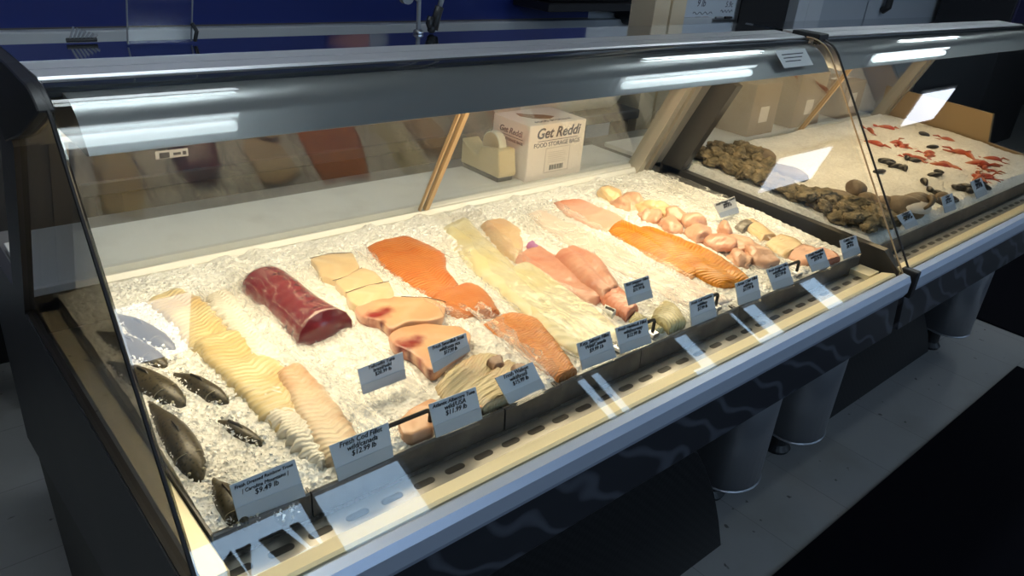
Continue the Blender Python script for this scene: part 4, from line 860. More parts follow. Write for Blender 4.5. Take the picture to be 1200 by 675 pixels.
# ================================================================== price tags
def price_tag(corners, lines, lab, z=.874, lean=.35, sizes=None, holder=True, m=None):
    TL, TR, BR, BL = corners; bl, br = W(BL[0], BL[1], z), W(BR[0], BR[1], z)
    xd = (br - bl).normalized(); nrm = Vector((xd.y, -xd.x, 0)); upv = (Vector((0, 0, 1)) * math.cos(lean) - nrm * math.sin(lean)).normalized()
    pn = xd.cross(upv)
    def hit(p):
        d = Vector(ray(*p)); e = Vector(EYE); return e + d * ((bl - e).dot(pn) / d.dot(pn))
    P = [bl, br, hit(TR), hit(TL)]
    t = thing('price_tag', lab, 'price tag', bl, 'fish price tags' )
    bm = B(); A_ = [bm.verts.new(p) for p in P]; B_ = [bm.verts.new(p - pn * .0016) for p in P]; bm.faces.new(A_); bm.faces.new(B_[::-1])
    for k in range(4): bm.faces.new((A_[k], B_[k], B_[(k + 1) % 4], A_[(k + 1) % 4]))
    bmesh.ops.recalc_face_normals(bm, faces=bm.faces); obj('card', bm, m or M['tag'], t)
    f = .36; q = [P[0], P[1], P[1].lerp(P[2], f), P[0].lerp(P[3], f)]
    bm = B(); A_ = [bm.verts.new(p + pn * .0004) for p in q]; B_ = [bm.verts.new(p + pn * .0010) for p in q]; bm.faces.new(A_); bm.faces.new(B_[::-1])
    for k in range(4): bm.faces.new((A_[k], B_[k], B_[(k + 1) % 4], A_[(k + 1) % 4]))
    bmesh.ops.recalc_face_normals(bm, faces=bm.faces); obj('pocket', bm, M['tag2'], t)
    # lettering printed across the upper part, following the card's top edge
    top = P[2] - P[3]; wdt = top.length; hgt = (P[3] - P[0]).length; xd2 = top.normalized(); yd = (P[3] - P[0]).normalized()
    bm = B()
    for k, s in enumerate(lines):
        tb = text_bm(s, 1, shear=.22); xs = [v.co.x for v in tb.verts]; wt = max(xs) - min(xs)
        size = min(.155 * hgt * 1.28, (.9 if k == 0 else .72) * wdt / wt)
        o_ = P[3].lerp(P[2], .5) - yd * hgt * (.155 + .165 * k) + pn * .0009
        bmesh.ops.scale(tb, vec=(size, size, 1), verts=tb.verts); join(bm, tb, frame(o_, xd2, yd))
    obj('lettering', bm, M['ink'], t)
    if holder:
        bm = B(); c = (bl + br) / 2; u = xd * (br - bl).length * .38
        for dz, dd in ((0, .012),):
            vs = []
            for sx_, sy_, sz_ in ((-1, 1, 0), (1, 1, 0), (1, -1, 0), (-1, -1, 0), (-1, 1, 1), (1, 1, 1), (1, -1, 1), (-1, -1, 1)):
                vs.append(bm.verts.new(c + u * sx_ + nrm * (sy_ * .009) + Vector((0, 0, sz_ * .004 - .002))))
            for f_ in ((0, 3, 2, 1), (4, 5, 6, 7), (0, 1, 5, 4), (1, 2, 6, 5), (2, 3, 7, 6), (3, 0, 4, 7)): bm.faces.new([vs[i] for i in f_])
        bmesh.ops.recalc_face_normals(bm, faces=bm.faces); obj('clear_holder', bm, M['clear'], t)
    return t
price_tag([(268.9, 569), (345.3, 538), (358, 581), (279.5, 611)], ['Fresh Dressed Rainbow Trout', '| Carolina Mountains |', '$9.49 lb'], 'tag reading Fresh Dressed Rainbow Trout, nearest in the case')
price_tag([(385.7, 522.6), (455, 495), (461, 535), (397, 564)], ['Fresh Cod Fillet', 'wild/canada', '$12.99 lb'], 'tag reading Fresh Cod Fillet at the left of the first black handle')
price_tag([(419, 432.8), (471.9, 412.5), (475.6, 443.4), (425.5, 462.5)], ['Yellowfin Tuna', 'brazil/wild', '$20.99 lb'], 'tag reading Yellowfin Tuna standing on film in front of the loin', z=.900)
price_tag([(502.5, 474), (557.5, 453.4), (565, 490.7), (511, 513)], ['Atlantic Albacore Tuna', 'wild/USA', '$11.99 lb'], 'tag reading Atlantic Albacore Tuna at the first black handle', z=.876)
price_tag([(501.5, 406.7), (546, 390), (550.7, 411), (508.8, 437)], ['Fresh Swordfish Steak', 'wild/costa rica', '$17.99 lb'], 'tag reading Fresh Swordfish Steak leaning on the pink steaks', z=.915)
price_tag([(580.3, 443), (624, 424), (638.4, 454.4), (597, 473.7)], ['Fresh Walleye', 'wild/brazil', '$15.99 lb'], 'tag reading Fresh Walleye lying back on the mottled fillets', z=.900, lean=.75)
price_tag([(675.6, 403), (714.7, 388), (722, 418.4), (682.7, 433.6)], ['Keta Salmon Fillet', 'Wild/Canada', '$9.99 Lb'], 'tag reading Keta Salmon Fillet at the tip of the keta fillet')
price_tag([(721, 384.8), (758, 372.7), (763, 401.7), (727, 415)], ['Fresh Haddock Fillet', 'wild/norway', '$12.99 lb'], 'tag reading Fresh Haddock Fillet at the second black handle')
price_tag([(731, 332.5), (760, 322.8), (765, 348.5), (736.6, 358)], ['Red Snapper Fillet', 'wild/usa', '$21.99 lb'], 'grey tag standing on the reddish end of the snapper row', z=.910, holder=False)
price_tag([(808, 353.8), (835.5, 343), (840, 370.4), (810.3, 382.5)], ['Fresh Gulf Flounder', 'wild/usa', '$7.99 lb'], 'blue-grey tag at the third handle beside the speckled skin')
price_tag([(861.6, 332.6), (887.8, 322), (891.5, 349), (865.6, 357.8)], ['Arctic Char Fillet', 'wild/usa', '$17.99 lb'], 'blue-grey tag at the front tip of the orange char')
price_tag([(898, 316.3), (922.6, 307), (930, 332.6), (906.3, 340)], ['Fresh Grouper Fillet', 'wild/florida', '$22.99 lb'], 'tag left of the fourth handle with a light reflection across it')
price_tag([(944, 299), (964.8, 290.4), (972.7, 311.9), (952, 319)], ['Fresh Monkfish', 'wild/carolina', '$9.99 lb'], 'tag right of the fourth handle, second from the right end')
price_tag([(984, 282), (1003, 275.6), (1008.5, 296.3), (989, 304.4)], ['Catfish Fillet', 'wild/usa', '$8.99 lb'], 'last tag in the front right corner of the near case')
price_tag([(836.3, 239.3), (860.7, 230), (866, 249.3), (844.7, 255.7)], ['Fresh Grouper Cheeks', 'wild/usa', '$14.99 lb'], 'small white tag standing alone at the right end wall', z=.905, m=M['white'])
price_tag([(1050.7, 253), (1067, 246), (1076, 263), (1062, 269)], ['Oysters', 'wild/usa', '$0.99 ea'], 'left tag in the far case beside the oysters', z=.885, holder=False)
price_tag([(1103, 231), (1116, 226), (1120.5, 245), (1107.5, 250)], ['Clams', 'wild/usa', '$0.59 ea'], 'middle tag in the far case right of the brown clams', z=.885, holder=False)
price_tag([(1137, 213), (1150, 208), (1157.5, 227), (1145, 233)], ['Mussels', 'wild/usa', '$5.99 lb'], 'right tag in the far case beside the black shells', z=.885, holder=False)
# small notices stuck on the cases
def notice(name, corners, y=None, pl=None, lines=3, lab='', cat='notice'):
    # a paper lying on the front glass plane
    n = Vector((0, -1.42, 1)).normalized(); p0 = Vector((0, .636, .858)) + n * .0035
    def hit(p): d = Vector(ray(*p)); e = Vector(EYE); return e + d * ((p0 - e).dot(n) / d.dot(n))
    P = [hit(c) for c in corners]; bm = B(); A_ = [bm.verts.new(p) for p in P]; B_ = [bm.verts.new(p + n * .0006) for p in P]
    bm.faces.new(A_); bm.faces.new(B_[::-1])
    for k in range(4): bm.faces.new((A_[k], B_[k], B_[(k + 1) % 4], A_[(k + 1) % 4]))
    bmesh.ops.recalc_face_normals(bm, faces=bm.faces)
    o = obj(name, bm, M['white'], loc=P[0]); tag(o, lab, cat)
    bm = B(); xd = (P[1] - P[0]); yd = (P[3] - P[0])
    for k in range(lines):
        a = P[0] + xd * .14 + yd * (.22 + .2 * k) + n * .0008; b_ = a + xd * (.72 - .1 * k); q = [a, b_, b_ + yd * .05, a + yd * .05]
        bm.faces.new([bm.verts.new(p) for p in q])
    bmesh.ops.solidify(bm, geom=list(bm.faces), thickness=.0003); obj('print', bm, M['ink'], o)
notice('notice_card', [(908, 60), (943, 57), (953, 76), (919, 80)], lab='white printed notice taped inside the top right of the near front glass')

q = WY(182, 184, 1.262); bm = B(); box(bm, q.x, q.x + .052, 1.2605, 1.2617, q.z - .004, q.z + .009); o = obj('rail_sticker', bm, M['sticker'], loc=q); tag(o, 'small white sticker on the upper rail left of the sliding doors', 'sticker')
bm = B(); box(bm, q.x + .006, q.x + .022, 1.2600, 1.2605, q.z - .003, q.z + .006); box(bm, q.x + .028, q.x + .040, 1.2600, 1.2605, q.z, q.z + .004); box(bm, q.x + .043, q.x + .049, 1.2600, 1.2605, q.z - .001, q.z + .005); obj('print', bm, M['ink'], o)
# ================================================================== behind the rear doors
zS = .903
c0, c1 = WY(617, 212.5, 1.527), WY(682, 201.7, 1.527); bx0, bx1 = 1.462, 1.690; by0, by1, bz1 = 1.530, 1.690, 1.067
t = thing('carton', 'white food storage bag carton on the worktop behind the rear glass', 'box', ((bx0 + bx1) / 2, by0, zS))
bm = B(); box(bm, bx0, bx1, by0, by1, zS, bz1); bevel(bm, .002, 1); obj('carton_body', bm, M['cardbox'], t)
bm = B(); prism(bm, [(bx0 + .05, by0 + .10), (bx0 + .075, by0 + .06), (bx0 + .12, by0 + .045), (bx0 + .15, by0 + .06), (bx0 + .13, by0 + .085), (bx0 + .09, by0 + .105), (bx0 + .06, by0 + .13)], 'z', bz1, bz1 + .0012); obj('torn_opening', bm, M['boxhole'], t)
def on_front(bm, s, x, z, size, shear=0., w=None):
    tb = text_bm(s, 1, 'CENTER', shear, bold=.022 if shear else .008); xs = [v.co.x for v in tb.verts]; k = (w / (max(xs) - min(xs))) if w else size
    bmesh.ops.scale(tb, vec=(k, size if not w else k, 1), verts=tb.verts); join(bm, tb, frame((x, by0 - .0004, z), (1, 0, 0), (0, 0, 1)))
bm = B(); on_front(bm, 'Get Reddi', (bx0 + bx1) / 2, bz1 - .040, 0, .25, .175); box(bm, bx0 + .035, bx1 - .03, by0 - .001, by0 - .0002, bz1 - .049, bz1 - .0475); on_front(bm, 'FOOD STORAGE BAGS', (bx0 + bx1) / 2, bz1 - .066, 0, 0, .185); obj('front_print', bm, M['inkblue'], t)
bm = B()
for k in range(16): box(bm, bx0 + .092 + .0035 * k, bx0 + .092 + .0035 * k + (.0012 if k % 3 else .0024), by0 - .001, by0 - .0002, zS + .025, zS + .040)
obj('barcode', bm, M['ink'], t)
bm = B()
for a in ((0, 0, 1, .03), (0, .97, 1, 1), (0, 0, .02, 1), (.98, 0, 1, 1)): box(bm, bx0 + .07 + .1 * a[0], bx0 + .07 + .1 * a[2], by0 - .0008, by0 - .0002, zS + .018 + .075 * a[1], zS + .018 + .075 * a[3])
for k in range(6): box(bm, bx0 + .082, bx0 + .158 - .006 * (k % 3), by0 - .0008, by0 - .0002, zS + .048 + .006 * k, zS + .0492 + .006 * k)
obj('info_panel', bm, pm('pale_print', (.55, .48, .45), .6), t)
bm = B()
for s, zz, w_, sh in (('Get Reddi', bz1 - .040, .10, .25), ('FOOD STORAGE BAGS', bz1 - .062, .11, 0)):
    tb = text_bm(s, 1, 'CENTER', sh, bold=.02); xs = [v.co.x for v in tb.verts]; k = w_ / (max(xs) - min(xs)); bmesh.ops.scale(tb, vec=(k, k, 1), verts=tb.verts); join(bm, tb, frame((bx0 - .0004, (by0 + by1) / 2, zz), (0, -1, 0), (0, 0, 1)))
box(bm, bx0 - .001, bx0 - .0002, by0 + .025, by1 - .025, bz1 - .048, bz1 - .0465); obj('side_print', bm, M['inkblue'], t)
bm = B(); join(bm, (lambda tb: (bmesh.ops.scale(tb, vec=(.019, .019, 1), verts=tb.verts), tb)[1])(text_bm('FOOD STORAGE', 1, 'CENTER')), frame(((bx0 + bx1) / 2, by0 + .02, bz1 + .0004), (1, 0, 0), (0, 1, 0))); obj('top_print', bm, M['inkblue'], t)

dx0, dx1, dy0, dy1 = 1.385, 1.448, 1.556, 1.735
t = thing('tape_dispenser', 'beige tape dispenser on the worktop left of the white carton', 'tape dispenser', ((dx0 + dx1) / 2, dy0, zS))
bm = B(); prism(bm, [(dy0 + .004, zS + .014), (dy0, zS + .024), (dy0 + .012, zS + .092), (dy0 + .03, zS + .094), (dy0 + .09, zS + .085), (dy0 + .105, zS + .055), (dy0 + .15, zS + .07), (dy1, zS + .088), (dy1, zS + .014)], 'x', dx0, dx1); bevel(bm, .003, 1); obj('housing', bm, M['tape'], t)
bm = B(); prism(bm, [(dy0 + .012, zS), (dy0 + .008, zS + .014), (dy1 - .004, zS + .014), (dy1 - .008, zS)], 'x', dx0 + .004, dx1 - .004); obj('base', bm, M['brown'], t)
bm = B(); lathe(bm, [(.016, -.013), (.036, -.013), (.038, -.0125), (.038, .0125), (.036, .013), (.016, .013)], ((dx0 + dx1) / 2, dy0 + .068, zS + .094), 'x', 32)
rl = obj('tape_roll', bm, M['tapeedge'], t); bm = B()
for s in (-1, 1): lathe(bm, [(.015, -.0006), (.035, -.0006), (.035, .0006), (.015, .0006)], ((dx0 + dx1) / 2 + s * .0134, dy0 + .068, zS + .094), 'x', 32)
obj('roll_side', bm, M['tapewood'], rl)

# paper roll, cream post and counter further back
pr = thing('paper_roll', 'big white paper roll lying behind the carton', 'paper roll', (2.02, 2.02, .94))
bm = B(); lathe(bm, [(.02, -.26), (.095, -.26), (.098, -.255), (.098, .255), (.095, .26), (.02, .26)], (2.05, 2.02, 1.035), 'x', 36); obj('roll', bm, M['paper'], pr, smooth=False)
bm = B(); lathe(bm, [(.020, -.262), (.052, -.262), (.052, -.259), (.02, -.259)], (2.05, 2.02, 1.035), 'x', 24); obj('core', bm, M['card'], pr)
bk_ = thing('back_bench', 'low dark workbench behind the near case, mostly hidden', 'bench', (1.6, 2.1, 0))
bm = B(); box(bm, .4, 2.44, 1.93, 2.25, .90, .936); bevel(bm, .004, 1); obj('bench_top', bm, M['dark'], bk_)
for xx in (.45, 2.36):
    bm = B(); box(bm, xx, xx + .05, 1.96, 2.01, 0, .90); box(bm, xx, xx + .05, 2.18, 2.23, 0, .90); obj('leg', bm, M['dark'], bk_)
po = thing('cream_post', 'cream painted square post rising behind the cases', 'post', (2.62, 2.03, 0))
bm = B(); box(bm, 2.515, 2.61, 2.0, 2.12, 0, ZC); box(bm, 2.61, 2.625, 2.012, 2.12, 0, ZC); box(bm, 2.625, 2.715, 2.0, 2.12, 0, ZC); obj('post_body', bm, M['post'], po)
bm = B(); h = WY(772, 135, 1.995); tube(bm, [h + Vector((-.02, -.005, .02)), h + Vector((0, -.012, .012)), h + Vector((.012, -.012, -.01)), h + Vector((.03, -.006, -.02))], .006, 6); box(bm, h.x - .02, h.x + .02, 1.992, 2.0, h.z - .02, h.z + .02); obj('hook', bm, M['steel'], po)
# ================================================================== shellfish in the far case
def lumpy(seed, a, b, c, k1=.18, k2=.10, sub=3):
    bm = B(); bmesh.ops.create_icosphere(bm, subdivisions=sub, radius=1)
    for v in bm.verts:
        p = v.co.copy(); k = 1 + k1 * noise.noise(p * 1.4 + Vector((seed, 0, 0))) + k2 * noise.noise(p * 4.5 + Vector((0, seed, 0))); v.co = Vector((p.x * a * (1 + .25 * p.y), p.y * b, p.z * c)) * k
    return bm
def make_proto(name, bm, m, lab, cat, group, extra=None):
    o = obj(name, bm, m, smooth=True); tag(o, lab, cat, group); return o
def inpoly(p, P):
    r = False
    for (x1, y1), (x2, y2) in zip(P, P[1:] + P[:1]):
        if (y1 > p[1]) != (y2 > p[1]) and p[0] < (x2 - x1) * (p[1] - y1) / (y2 - y1) + x1: r = not r
    return r
OY = [(815, 187), (845, 181), (870, 183), (886, 196), (905, 210), (935, 222), (972, 232), (1003, 238), (1040, 246), (1046, 262), (1042, 280), (1008, 274), (965, 262), (925, 247), (880, 232), (840, 216), (815, 202)]
protos = [make_proto('oyster', lumpy(k * 3.1 + 1, .022 + .004 * k, .036, .017, .35, .30, 4), M['oyster'], '', 'oyster', 'oysters heaped along the end of the far case') for k in range(3)]
cnt = 0; used = set(); tries = 0
while cnt < 150 and tries < 20000:
    tries += 1; px, py = random.uniform(812, 1048), random.uniform(180, 282)
    if not inpoly((px, py), OY): continue
    p = W(px, py, .915)
    if p.x < CB0 + .075 or p.y < .79: continue
    if any((p - q).length < (.030 if k_ < 90 else .021) for k_, q in enumerate(used)): continue
    used.add(p.freeze() if not p.is_frozen else p); k = cnt % 3; far = 'rear' if p.y > 1.15 else 'front' if p.y < .95 else 'middle'
    lab = 'rough brown oyster in the %s part of the heap along the end wall' % far
    z = ice2(p.x, p.y) + .012 + random.uniform(0, .022); rot = (random.uniform(-.5, .5), random.uniform(-.5, .5), random.uniform(0, 6.3)); s = random.uniform(.75, 1.15)
    if cnt < 3: o = protos[k]; o.location = (p.x, p.y, z); o.rotation_euler = rot; o.scale = (s, s, s); o['label'] = lab
    else: o = dup(protos[k], (p.x, p.y, z), rot, (s, s, s), lab)
    o['group'] = 'oysters in the %s of the heap' % far; cnt += 1
cl = make_proto('clam', lumpy(9, .036, .044, .030, .08, .03), M['clam'], '', 'clam', 'big brown clams in the far case')
spots = [(1020, 231, .8), (1037, 233, .8), (1053, 236, 1.0), (1066, 240, .95), (1075, 238, .7), (1082, 244, 1.15), (1092, 240, 1.2), (1098, 246, 1.1), (1108, 224, .6), (1004, 221, .9), (893, 189, 1.0)]
labs = ['brown clam left of the black glass edge of the far case', 'brown clam just right of the black glass edge', 'round brown clam above the left far tag', 'dark brown clam between the two left far tags', 'small brown clam behind the big pair', 'big brown clam above the pale open shell', 'biggest brown clam left of the middle far tag', 'brown clam touching the middle far tag', 'small clam peeking over the middle far tag', 'tan clam beside the twin glass edges', 'tan clam alone above the oyster heap']
for i, ((px, py, s), lab) in enumerate(zip(spots, labs)):
    p = W(px, py, .92); p.y = max(p.y, .81); loc = (p.x, p.y, ice2(p.x, p.y) + .018 * s); rot = (.1, .15, i * 1.3)
    if i == 0: o = cl; o.location = loc; o.rotation_euler = rot; o.scale = (s,) * 3; o['label'] = lab
    else: dup(cl, loc, rot, (s,) * 3, lab)
# long buried tan strip of shells
for A, Bp, lab in (([(890, 200), (915, 206), (945, 212)], [(896, 192), (922, 196), (952, 203)], 'tan shell ridge half buried above the oyster heap'), ([(962, 222), (985, 232), (1008, 238)], [(968, 213), (990, 221), (1014, 229)], 'tan shell ridge half buried right of the light reflection')):
    SEED[0] += 1; a_, b_ = W(*A[0], .92), W(*A[2], .92); bm = lumpy(SEED[0], .035, (b_ - a_).length * .55, .02, .2, .1)
    bmesh.ops.transform(bm, matrix=Matrix.Translation((W(*A[1], .92) + W(*Bp[1], .92)) / 2 + Vector((0, 0, ice2(a_.x, a_.y) - .915))) @ Matrix.Rotation(math.atan2((b_ - a_).y, (b_ - a_).x) - PI / 2, 4, 'Z'), verts=bm.verts)
    fish('shell_ridge', bm, M['clam'], lab, 'shellfish')
# pale open shell with curled rim
p = W(1090, 256, .90); p.y = max(p.y, .79); p.z = ice2(p.x, p.y) + .026; p.x += .02; t = thing('open_shell', 'pale open shell with curled grey rim between the two left far tags', 'shell', p)
bm = lumpy(4, .05, .04, .02, .1, .05); bmesh.ops.translate(bm, verts=bm.verts, vec=p + Vector((0, 0, .004))); obj('shell', bm, M['shellwhite'], t, smooth=True)
bm = B(); tube(bm, [p + Vector((.03 * math.cos(q), -.03 + .012 * math.sin(q * 2), .012 + .03 * math.sin(q))) for q in [PI * k / 10 for k in range(11)]], .007, 8, radii=[.004 + .005 * math.sin(PI * k / 10) for k in range(11)]); obj('curled_rim', bm, M['clam'], t, smooth=True)
p = W(1052, 241, .90); o = None
bm = lumpy(14, .03, .05, .012, .15, .1); bmesh.ops.transform(bm, matrix=Matrix.Translation(p + Vector((0, 0, .012))) @ Matrix.Rotation(-.7, 4, 'Z'), verts=bm.verts); fish('open_shell', bm, M['shellwhite'], 'small pale opened shell behind the left far tag', 'shell')
# black mussels and red crayfish scattered on the ice
def mussel_bm():
    bm = B(); bmesh.ops.create_icosphere(bm, subdivisions=2, radius=1)
    for v in bm.verts: q = v.co; v.co = Vector((q.x * .016 * (1 - .45 * q.y), q.y * .034, q.z * .012))
    return bm
ms = make_proto('mussel', mussel_bm(), M['blackshell'], '', 'mussel', 'black mussels on the far ice')
mp = [(1040, 187), (1045, 190), (1050, 192), (1056, 193), (1061, 194), (1032, 197), (1097, 200), (1101, 197), (1086, 206), (1093, 212), (1101, 216), (1128, 213), (1134, 211), (1150, 207), (1156, 214), (1161, 211), (1165, 217), (1158, 221), (1170, 219), (1072, 185), (1064, 183), (1083, 157), (1094, 169), (1118, 222), (1125, 227), (1133, 235), (1127, 233)]
ml = ['black mussel in the short line right of the black glass edge', 'black mussel scattered alone in the middle of the far ice', 'black mussel around the right far tag']
for i, (px, py) in enumerate(mp):
    p = W(px, py, .92); p.y = max(p.y, .79); loc = (p.x, p.y, ice2(p.x, p.y) + .006); rot = (random.uniform(-.3, .3), random.uniform(-.4, .4), random.uniform(0, 6)); k = 0 if px < 1063 else 1 if px < 1110 else 2
    if i == 0: o = ms; o.location = loc; o.rotation_euler = rot
    else: o = dup(ms, loc, rot, (.9,) * 3 if k == 2 else (.75,) * 3)
    o['label'] = ml[k]; o['group'] = ['mussels in the short line', 'scattered mussels', 'mussels around the right far tag'][k]
def cray():
    t = thing('crayfish', '', 'crayfish', (0, 0, 0), 'red crayfish on the far ice')
    pts = [Vector((0, -.045 + .012 * k, .010 + .006 * math.sin(k * .5))) for k in range(9)]
    bm = B(); tube(bm, pts, .01, 8, radii=[.004, .010, .013, .013, .012, .011, .009, .007, .003]); obj('body', bm, M['red'], t, smooth=True)
    bm = B()
    for s in (-1, 1): tube(bm, [Vector((s * .008, -.035, .010)), Vector((s * .026, -.055, .014)), Vector((s * .022, -.085, .010))], .005, 6, radii=[.003, .005, .002])
    obj('claws', bm, M['red'], t, smooth=True)
    bm = B(); v = [bm.verts.new(q) for q in ((-.012, .062, .010), (0, .050, .014), (.012, .062, .010), (.008, .072, .008), (-.008, .072, .008))]; bm.faces.new(v); bmesh.ops.solidify(bm, geom=list(bm.faces), thickness=.002); obj('tail_fan', bm, M['red'], t)
    return t
cr = cray()
cp = [(1019, 153), (1038, 150), (1048, 163), (1056, 164), (1062, 167), (1092, 172), (1094, 176), (1066, 178), (1074, 180), (1024, 166), (1112, 160), (1130, 174), (1140, 177), (1112, 184), (1120, 188), (1148, 185), (1156, 188), (1163, 191), (1150, 193), (1160, 197), (1165, 179), (1180, 207), (1190, 205), (1152, 200), (1104, 186)]
for i, (px, py) in enumerate(cp):
    p = W(px, py, .925); p.y = max(p.y, .84); loc = (p.x, p.y, ice2(p.x, p.y) - .009); rot = (random.uniform(-.2, .2), random.uniform(-.5, .5), random.uniform(0, 6.3)); s = random.uniform(.6, 1.0)
    if i == 0: o = cr; o.location = loc; o.rotation_euler = rot; o.scale = (s,) * 3
    else: o = dup(cr, loc, rot, (s,) * 3)
    k = 0 if py < 170 and px < 1070 else 1 if px < 1135 else 2
    o['label'] = ['red crayfish in the rear cluster of the far ice', 'red crayfish in the middle band of the far ice', 'red crayfish in the orange patch towards the far right end'][k]; o['group'] = ['rear crayfish cluster', 'middle crayfish band', 'right crayfish patch'][k]

# ================================================================== on top of and behind the cases
ZT = 1.3765
t = thing('acrylic_sign_holder', 'empty clear acrylic holder standing on the case top at the left', 'sign holder', (.40, 1.2, ZT))
bm = B(); prism(bm, [(1.235, ZT), (1.195, 1.50), (1.1985, 1.501), (1.2385, ZT)], 'x', .352, .444); obj('sheet', bm, M['acrylic'], t)
bm = B(); tube(bm, [(.352, 1.235, ZT + .002), (.352, 1.195, 1.50)], .0013, 5); tube(bm, [(.444, 1.235, ZT + .002), (.444, 1.195, 1.50)], .0013, 5); obj('edge', bm, M['inkgrey'], t)
bm = B(); tube(bm, [(.444, 1.225, ZT + .03), (.449, 1.222, ZT + .018), (.448, 1.23, ZT + .003)], .003, 6); obj('clip', bm, M['black'], t)
t = thing('brush', 'small dark comb-like brush lying on the far edge of the case top', 'brush', (.297, 1.262, ZT))
bm = B(); tube(bm, [(.278, 1.262, ZT + .0034), (.318, 1.262, ZT + .0034)], .0032, 8); obj('handle', bm, M['black'], t)
bm = B()
for k in range(7): tube(bm, [(.283 + .005 * k, 1.262, ZT + .005), (.290 + .005 * k, 1.262, ZT + .022 - .002 * k)], .0015, 5)
obj('bristles', bm, M['inkgrey'], t)
t = thing('hose_stand', 'thin grey upright rod rising from the case top before the blue wall', 'stand', (.882, 1.258, ZT))
bm = B(); tube(bm, [(.882, 1.258, ZT), (.880, 1.258, 1.62)], .0042, 8); obj('rod', bm, M['inkgrey'], t)
bm = B(); lathe(bm, [(.010, 0), (.010, .003), (.006, .006)], (.882, 1.258, ZT)); obj('base', bm, M['steel'], t)
bm = B(); tube(bm, [(.880, 1.258, 1.435), (.87, 1.258, 1.442), (.858, 1.258, 1.442)], .004, 6); lathe(bm, [(.004, -.006), (.014, -.006), (.014, .006), (.004, .006)], (.853, 1.258, 1.442), 'y', 16); obj('hose_clip', bm, M['inkgrey'], t)
t = thing('spray_nozzle', 'black hose nozzle with curved tip leaning on the case top', 'nozzle', (.908, 1.25, ZT))
bm = B(); tube(bm, [(.906, 1.25, ZT + .008), (.901, 1.25, ZT + .018), (.905, 1.25, ZT + .03)], .007, 8); lathe(bm, [(.004, 0), (.008, .004), (.008, .012), (.005, .016)], (.907, 1.25, ZT), 'z', 12); obj('tip', bm, M['black'], t, smooth=True)
bm = B(); tube(bm, [(.912, 1.25, ZT + .006), (.918, 1.25, ZT + .03), (.924, 1.25, ZT + .048)], .0085, 10); obj('grip', bm, M['black'], t, smooth=True)
bm = B(); tube(bm, [(.924, 1.25, ZT + .048), (.928, 1.25, ZT + .06), (.932, 1.25, ZT + .09), (.94, 1.25, 1.62)], .005, 8); obj('hose', bm, M['inkgrey'], t, smooth=True)
# mounted fish on the blue wall, seen mirrored in the polished case top
t = thing('mounted_fish', 'pink fish plaque on the blue wall mirrored in the case top', 'wall plaque', (1.82, YB, 1.70))
O = [(1.62, 1.70), (1.68, 1.73), (1.76, 1.75), (1.83, 1.75), (1.83, 1.66), (1.76, 1.66), (1.68, 1.68)]
bm = B(); prism(bm, O, 'y', YB - .03, YB - .002); bevel(bm, .006); obj('body', bm, pm('pink_plaque', (.5, .22, .18), .5), t)
bm = B(); prism(bm, [(1.83, 1.75), (1.88, 1.745), (1.92, 1.72), (1.93, 1.70), (1.91, 1.68), (1.88, 1.665), (1.83, 1.66)], 'y', YB - .034, YB - .002); bevel(bm, .006); obj('head', bm, pm('grey_plaque', (.4, .42, .45), .5), t)
# equipment hung on the back wall
t = thing('wall_shelf', 'black shelf unit fixed on the blue wall, bottom edge in view', 'shelf', (3.0, YB, 1.19))
bm = B(); box(bm, 2.66, 3.40, YB - .26, YB - .002, 1.188, 1.225); bevel(bm, .004, 1); obj('shelf_board', bm, M['blackobj'], t)
bm = B(); box(bm, 3.36, 3.40, YB - .20, YB - .002, 1.15, 1.188); obj('bracket', bm, M['blackobj'], t)
bm = B(); box(bm, 2.7, 3.3, YB - .22, YB - .03, 1.225, 1.5); bevel(bm, .02); obj('cabinet', bm, M['blackobj'], t)
t = thing('black_dispenser', 'black rounded wall dispenser left of the whiteboard', 'dispenser', (3.52, YB, 1.09))
bm = B(); prism(bm, [(3.40, 1.4), (3.42, 1.13), (3.44, 1.095), (3.47, 1.085), (3.55, 1.085), (3.58, 1.10), (3.60, 1.13), (3.64, 1.4)], 'y', YB - .13, YB - .002); bevel(bm, .012); obj('shell', bm, M['blackobj'], t)
bm = B(); tube(bm, [(3.545, YB - .132, 1.115), (3.553, YB - .132, 1.19)], .012, 8); obj('window', bm, pm('brown_window', (.22, .13, .1), .3), t, smooth=True)
t = thing('whiteboard', 'whiteboard with handwritten prices beyond the cream post', 'whiteboard', (4.1, YB, 1.1))
bm = B(); box(bm, 3.64, 4.58, YB - .015, YB - .002, 1.10, 1.9); obj('board', bm, M['wb'], t)
bm = B(); box(bm, 3.63, 3.645, YB - .022, YB - .002, 1.09, 1.91); box(bm, 4.575, 4.615, YB - .022, YB - .002, 1.07, 1.91); box(bm, 3.63, 4.6, YB - .022, YB - .002, 1.08, 1.10); box(bm, 3.63, 4.6, YB - .022, YB - .002, 1.895, 1.91); obj('frame', bm, M['steel'], t)
bm = B()
for s, x, z, k in (('5.49 lb', 3.73, 1.19, .05), ('50/100ct', 3.72, 1.135, .045), ('9 lb', 4.20, 1.175, .06), ('5.9c', 4.5, 1.17, .05)):
    tb = text_bm(s, k, 'CENTER', .2); join(bm, tb, frame((x, YB - .0156, z), (1, 0, 0), (0, 0, 1)))
for x0, x1, zz in ((4.13, 4.33, 1.135), (4.42, 4.55, 1.145)): tube(bm, [(x0 + (x1 - x0) * k / 16, YB - .016, zz + .008 * math.sin(k * 1.4)) for k in range(17)], .002, 4)
obj('handwriting', bm, M['inkblue'], t)
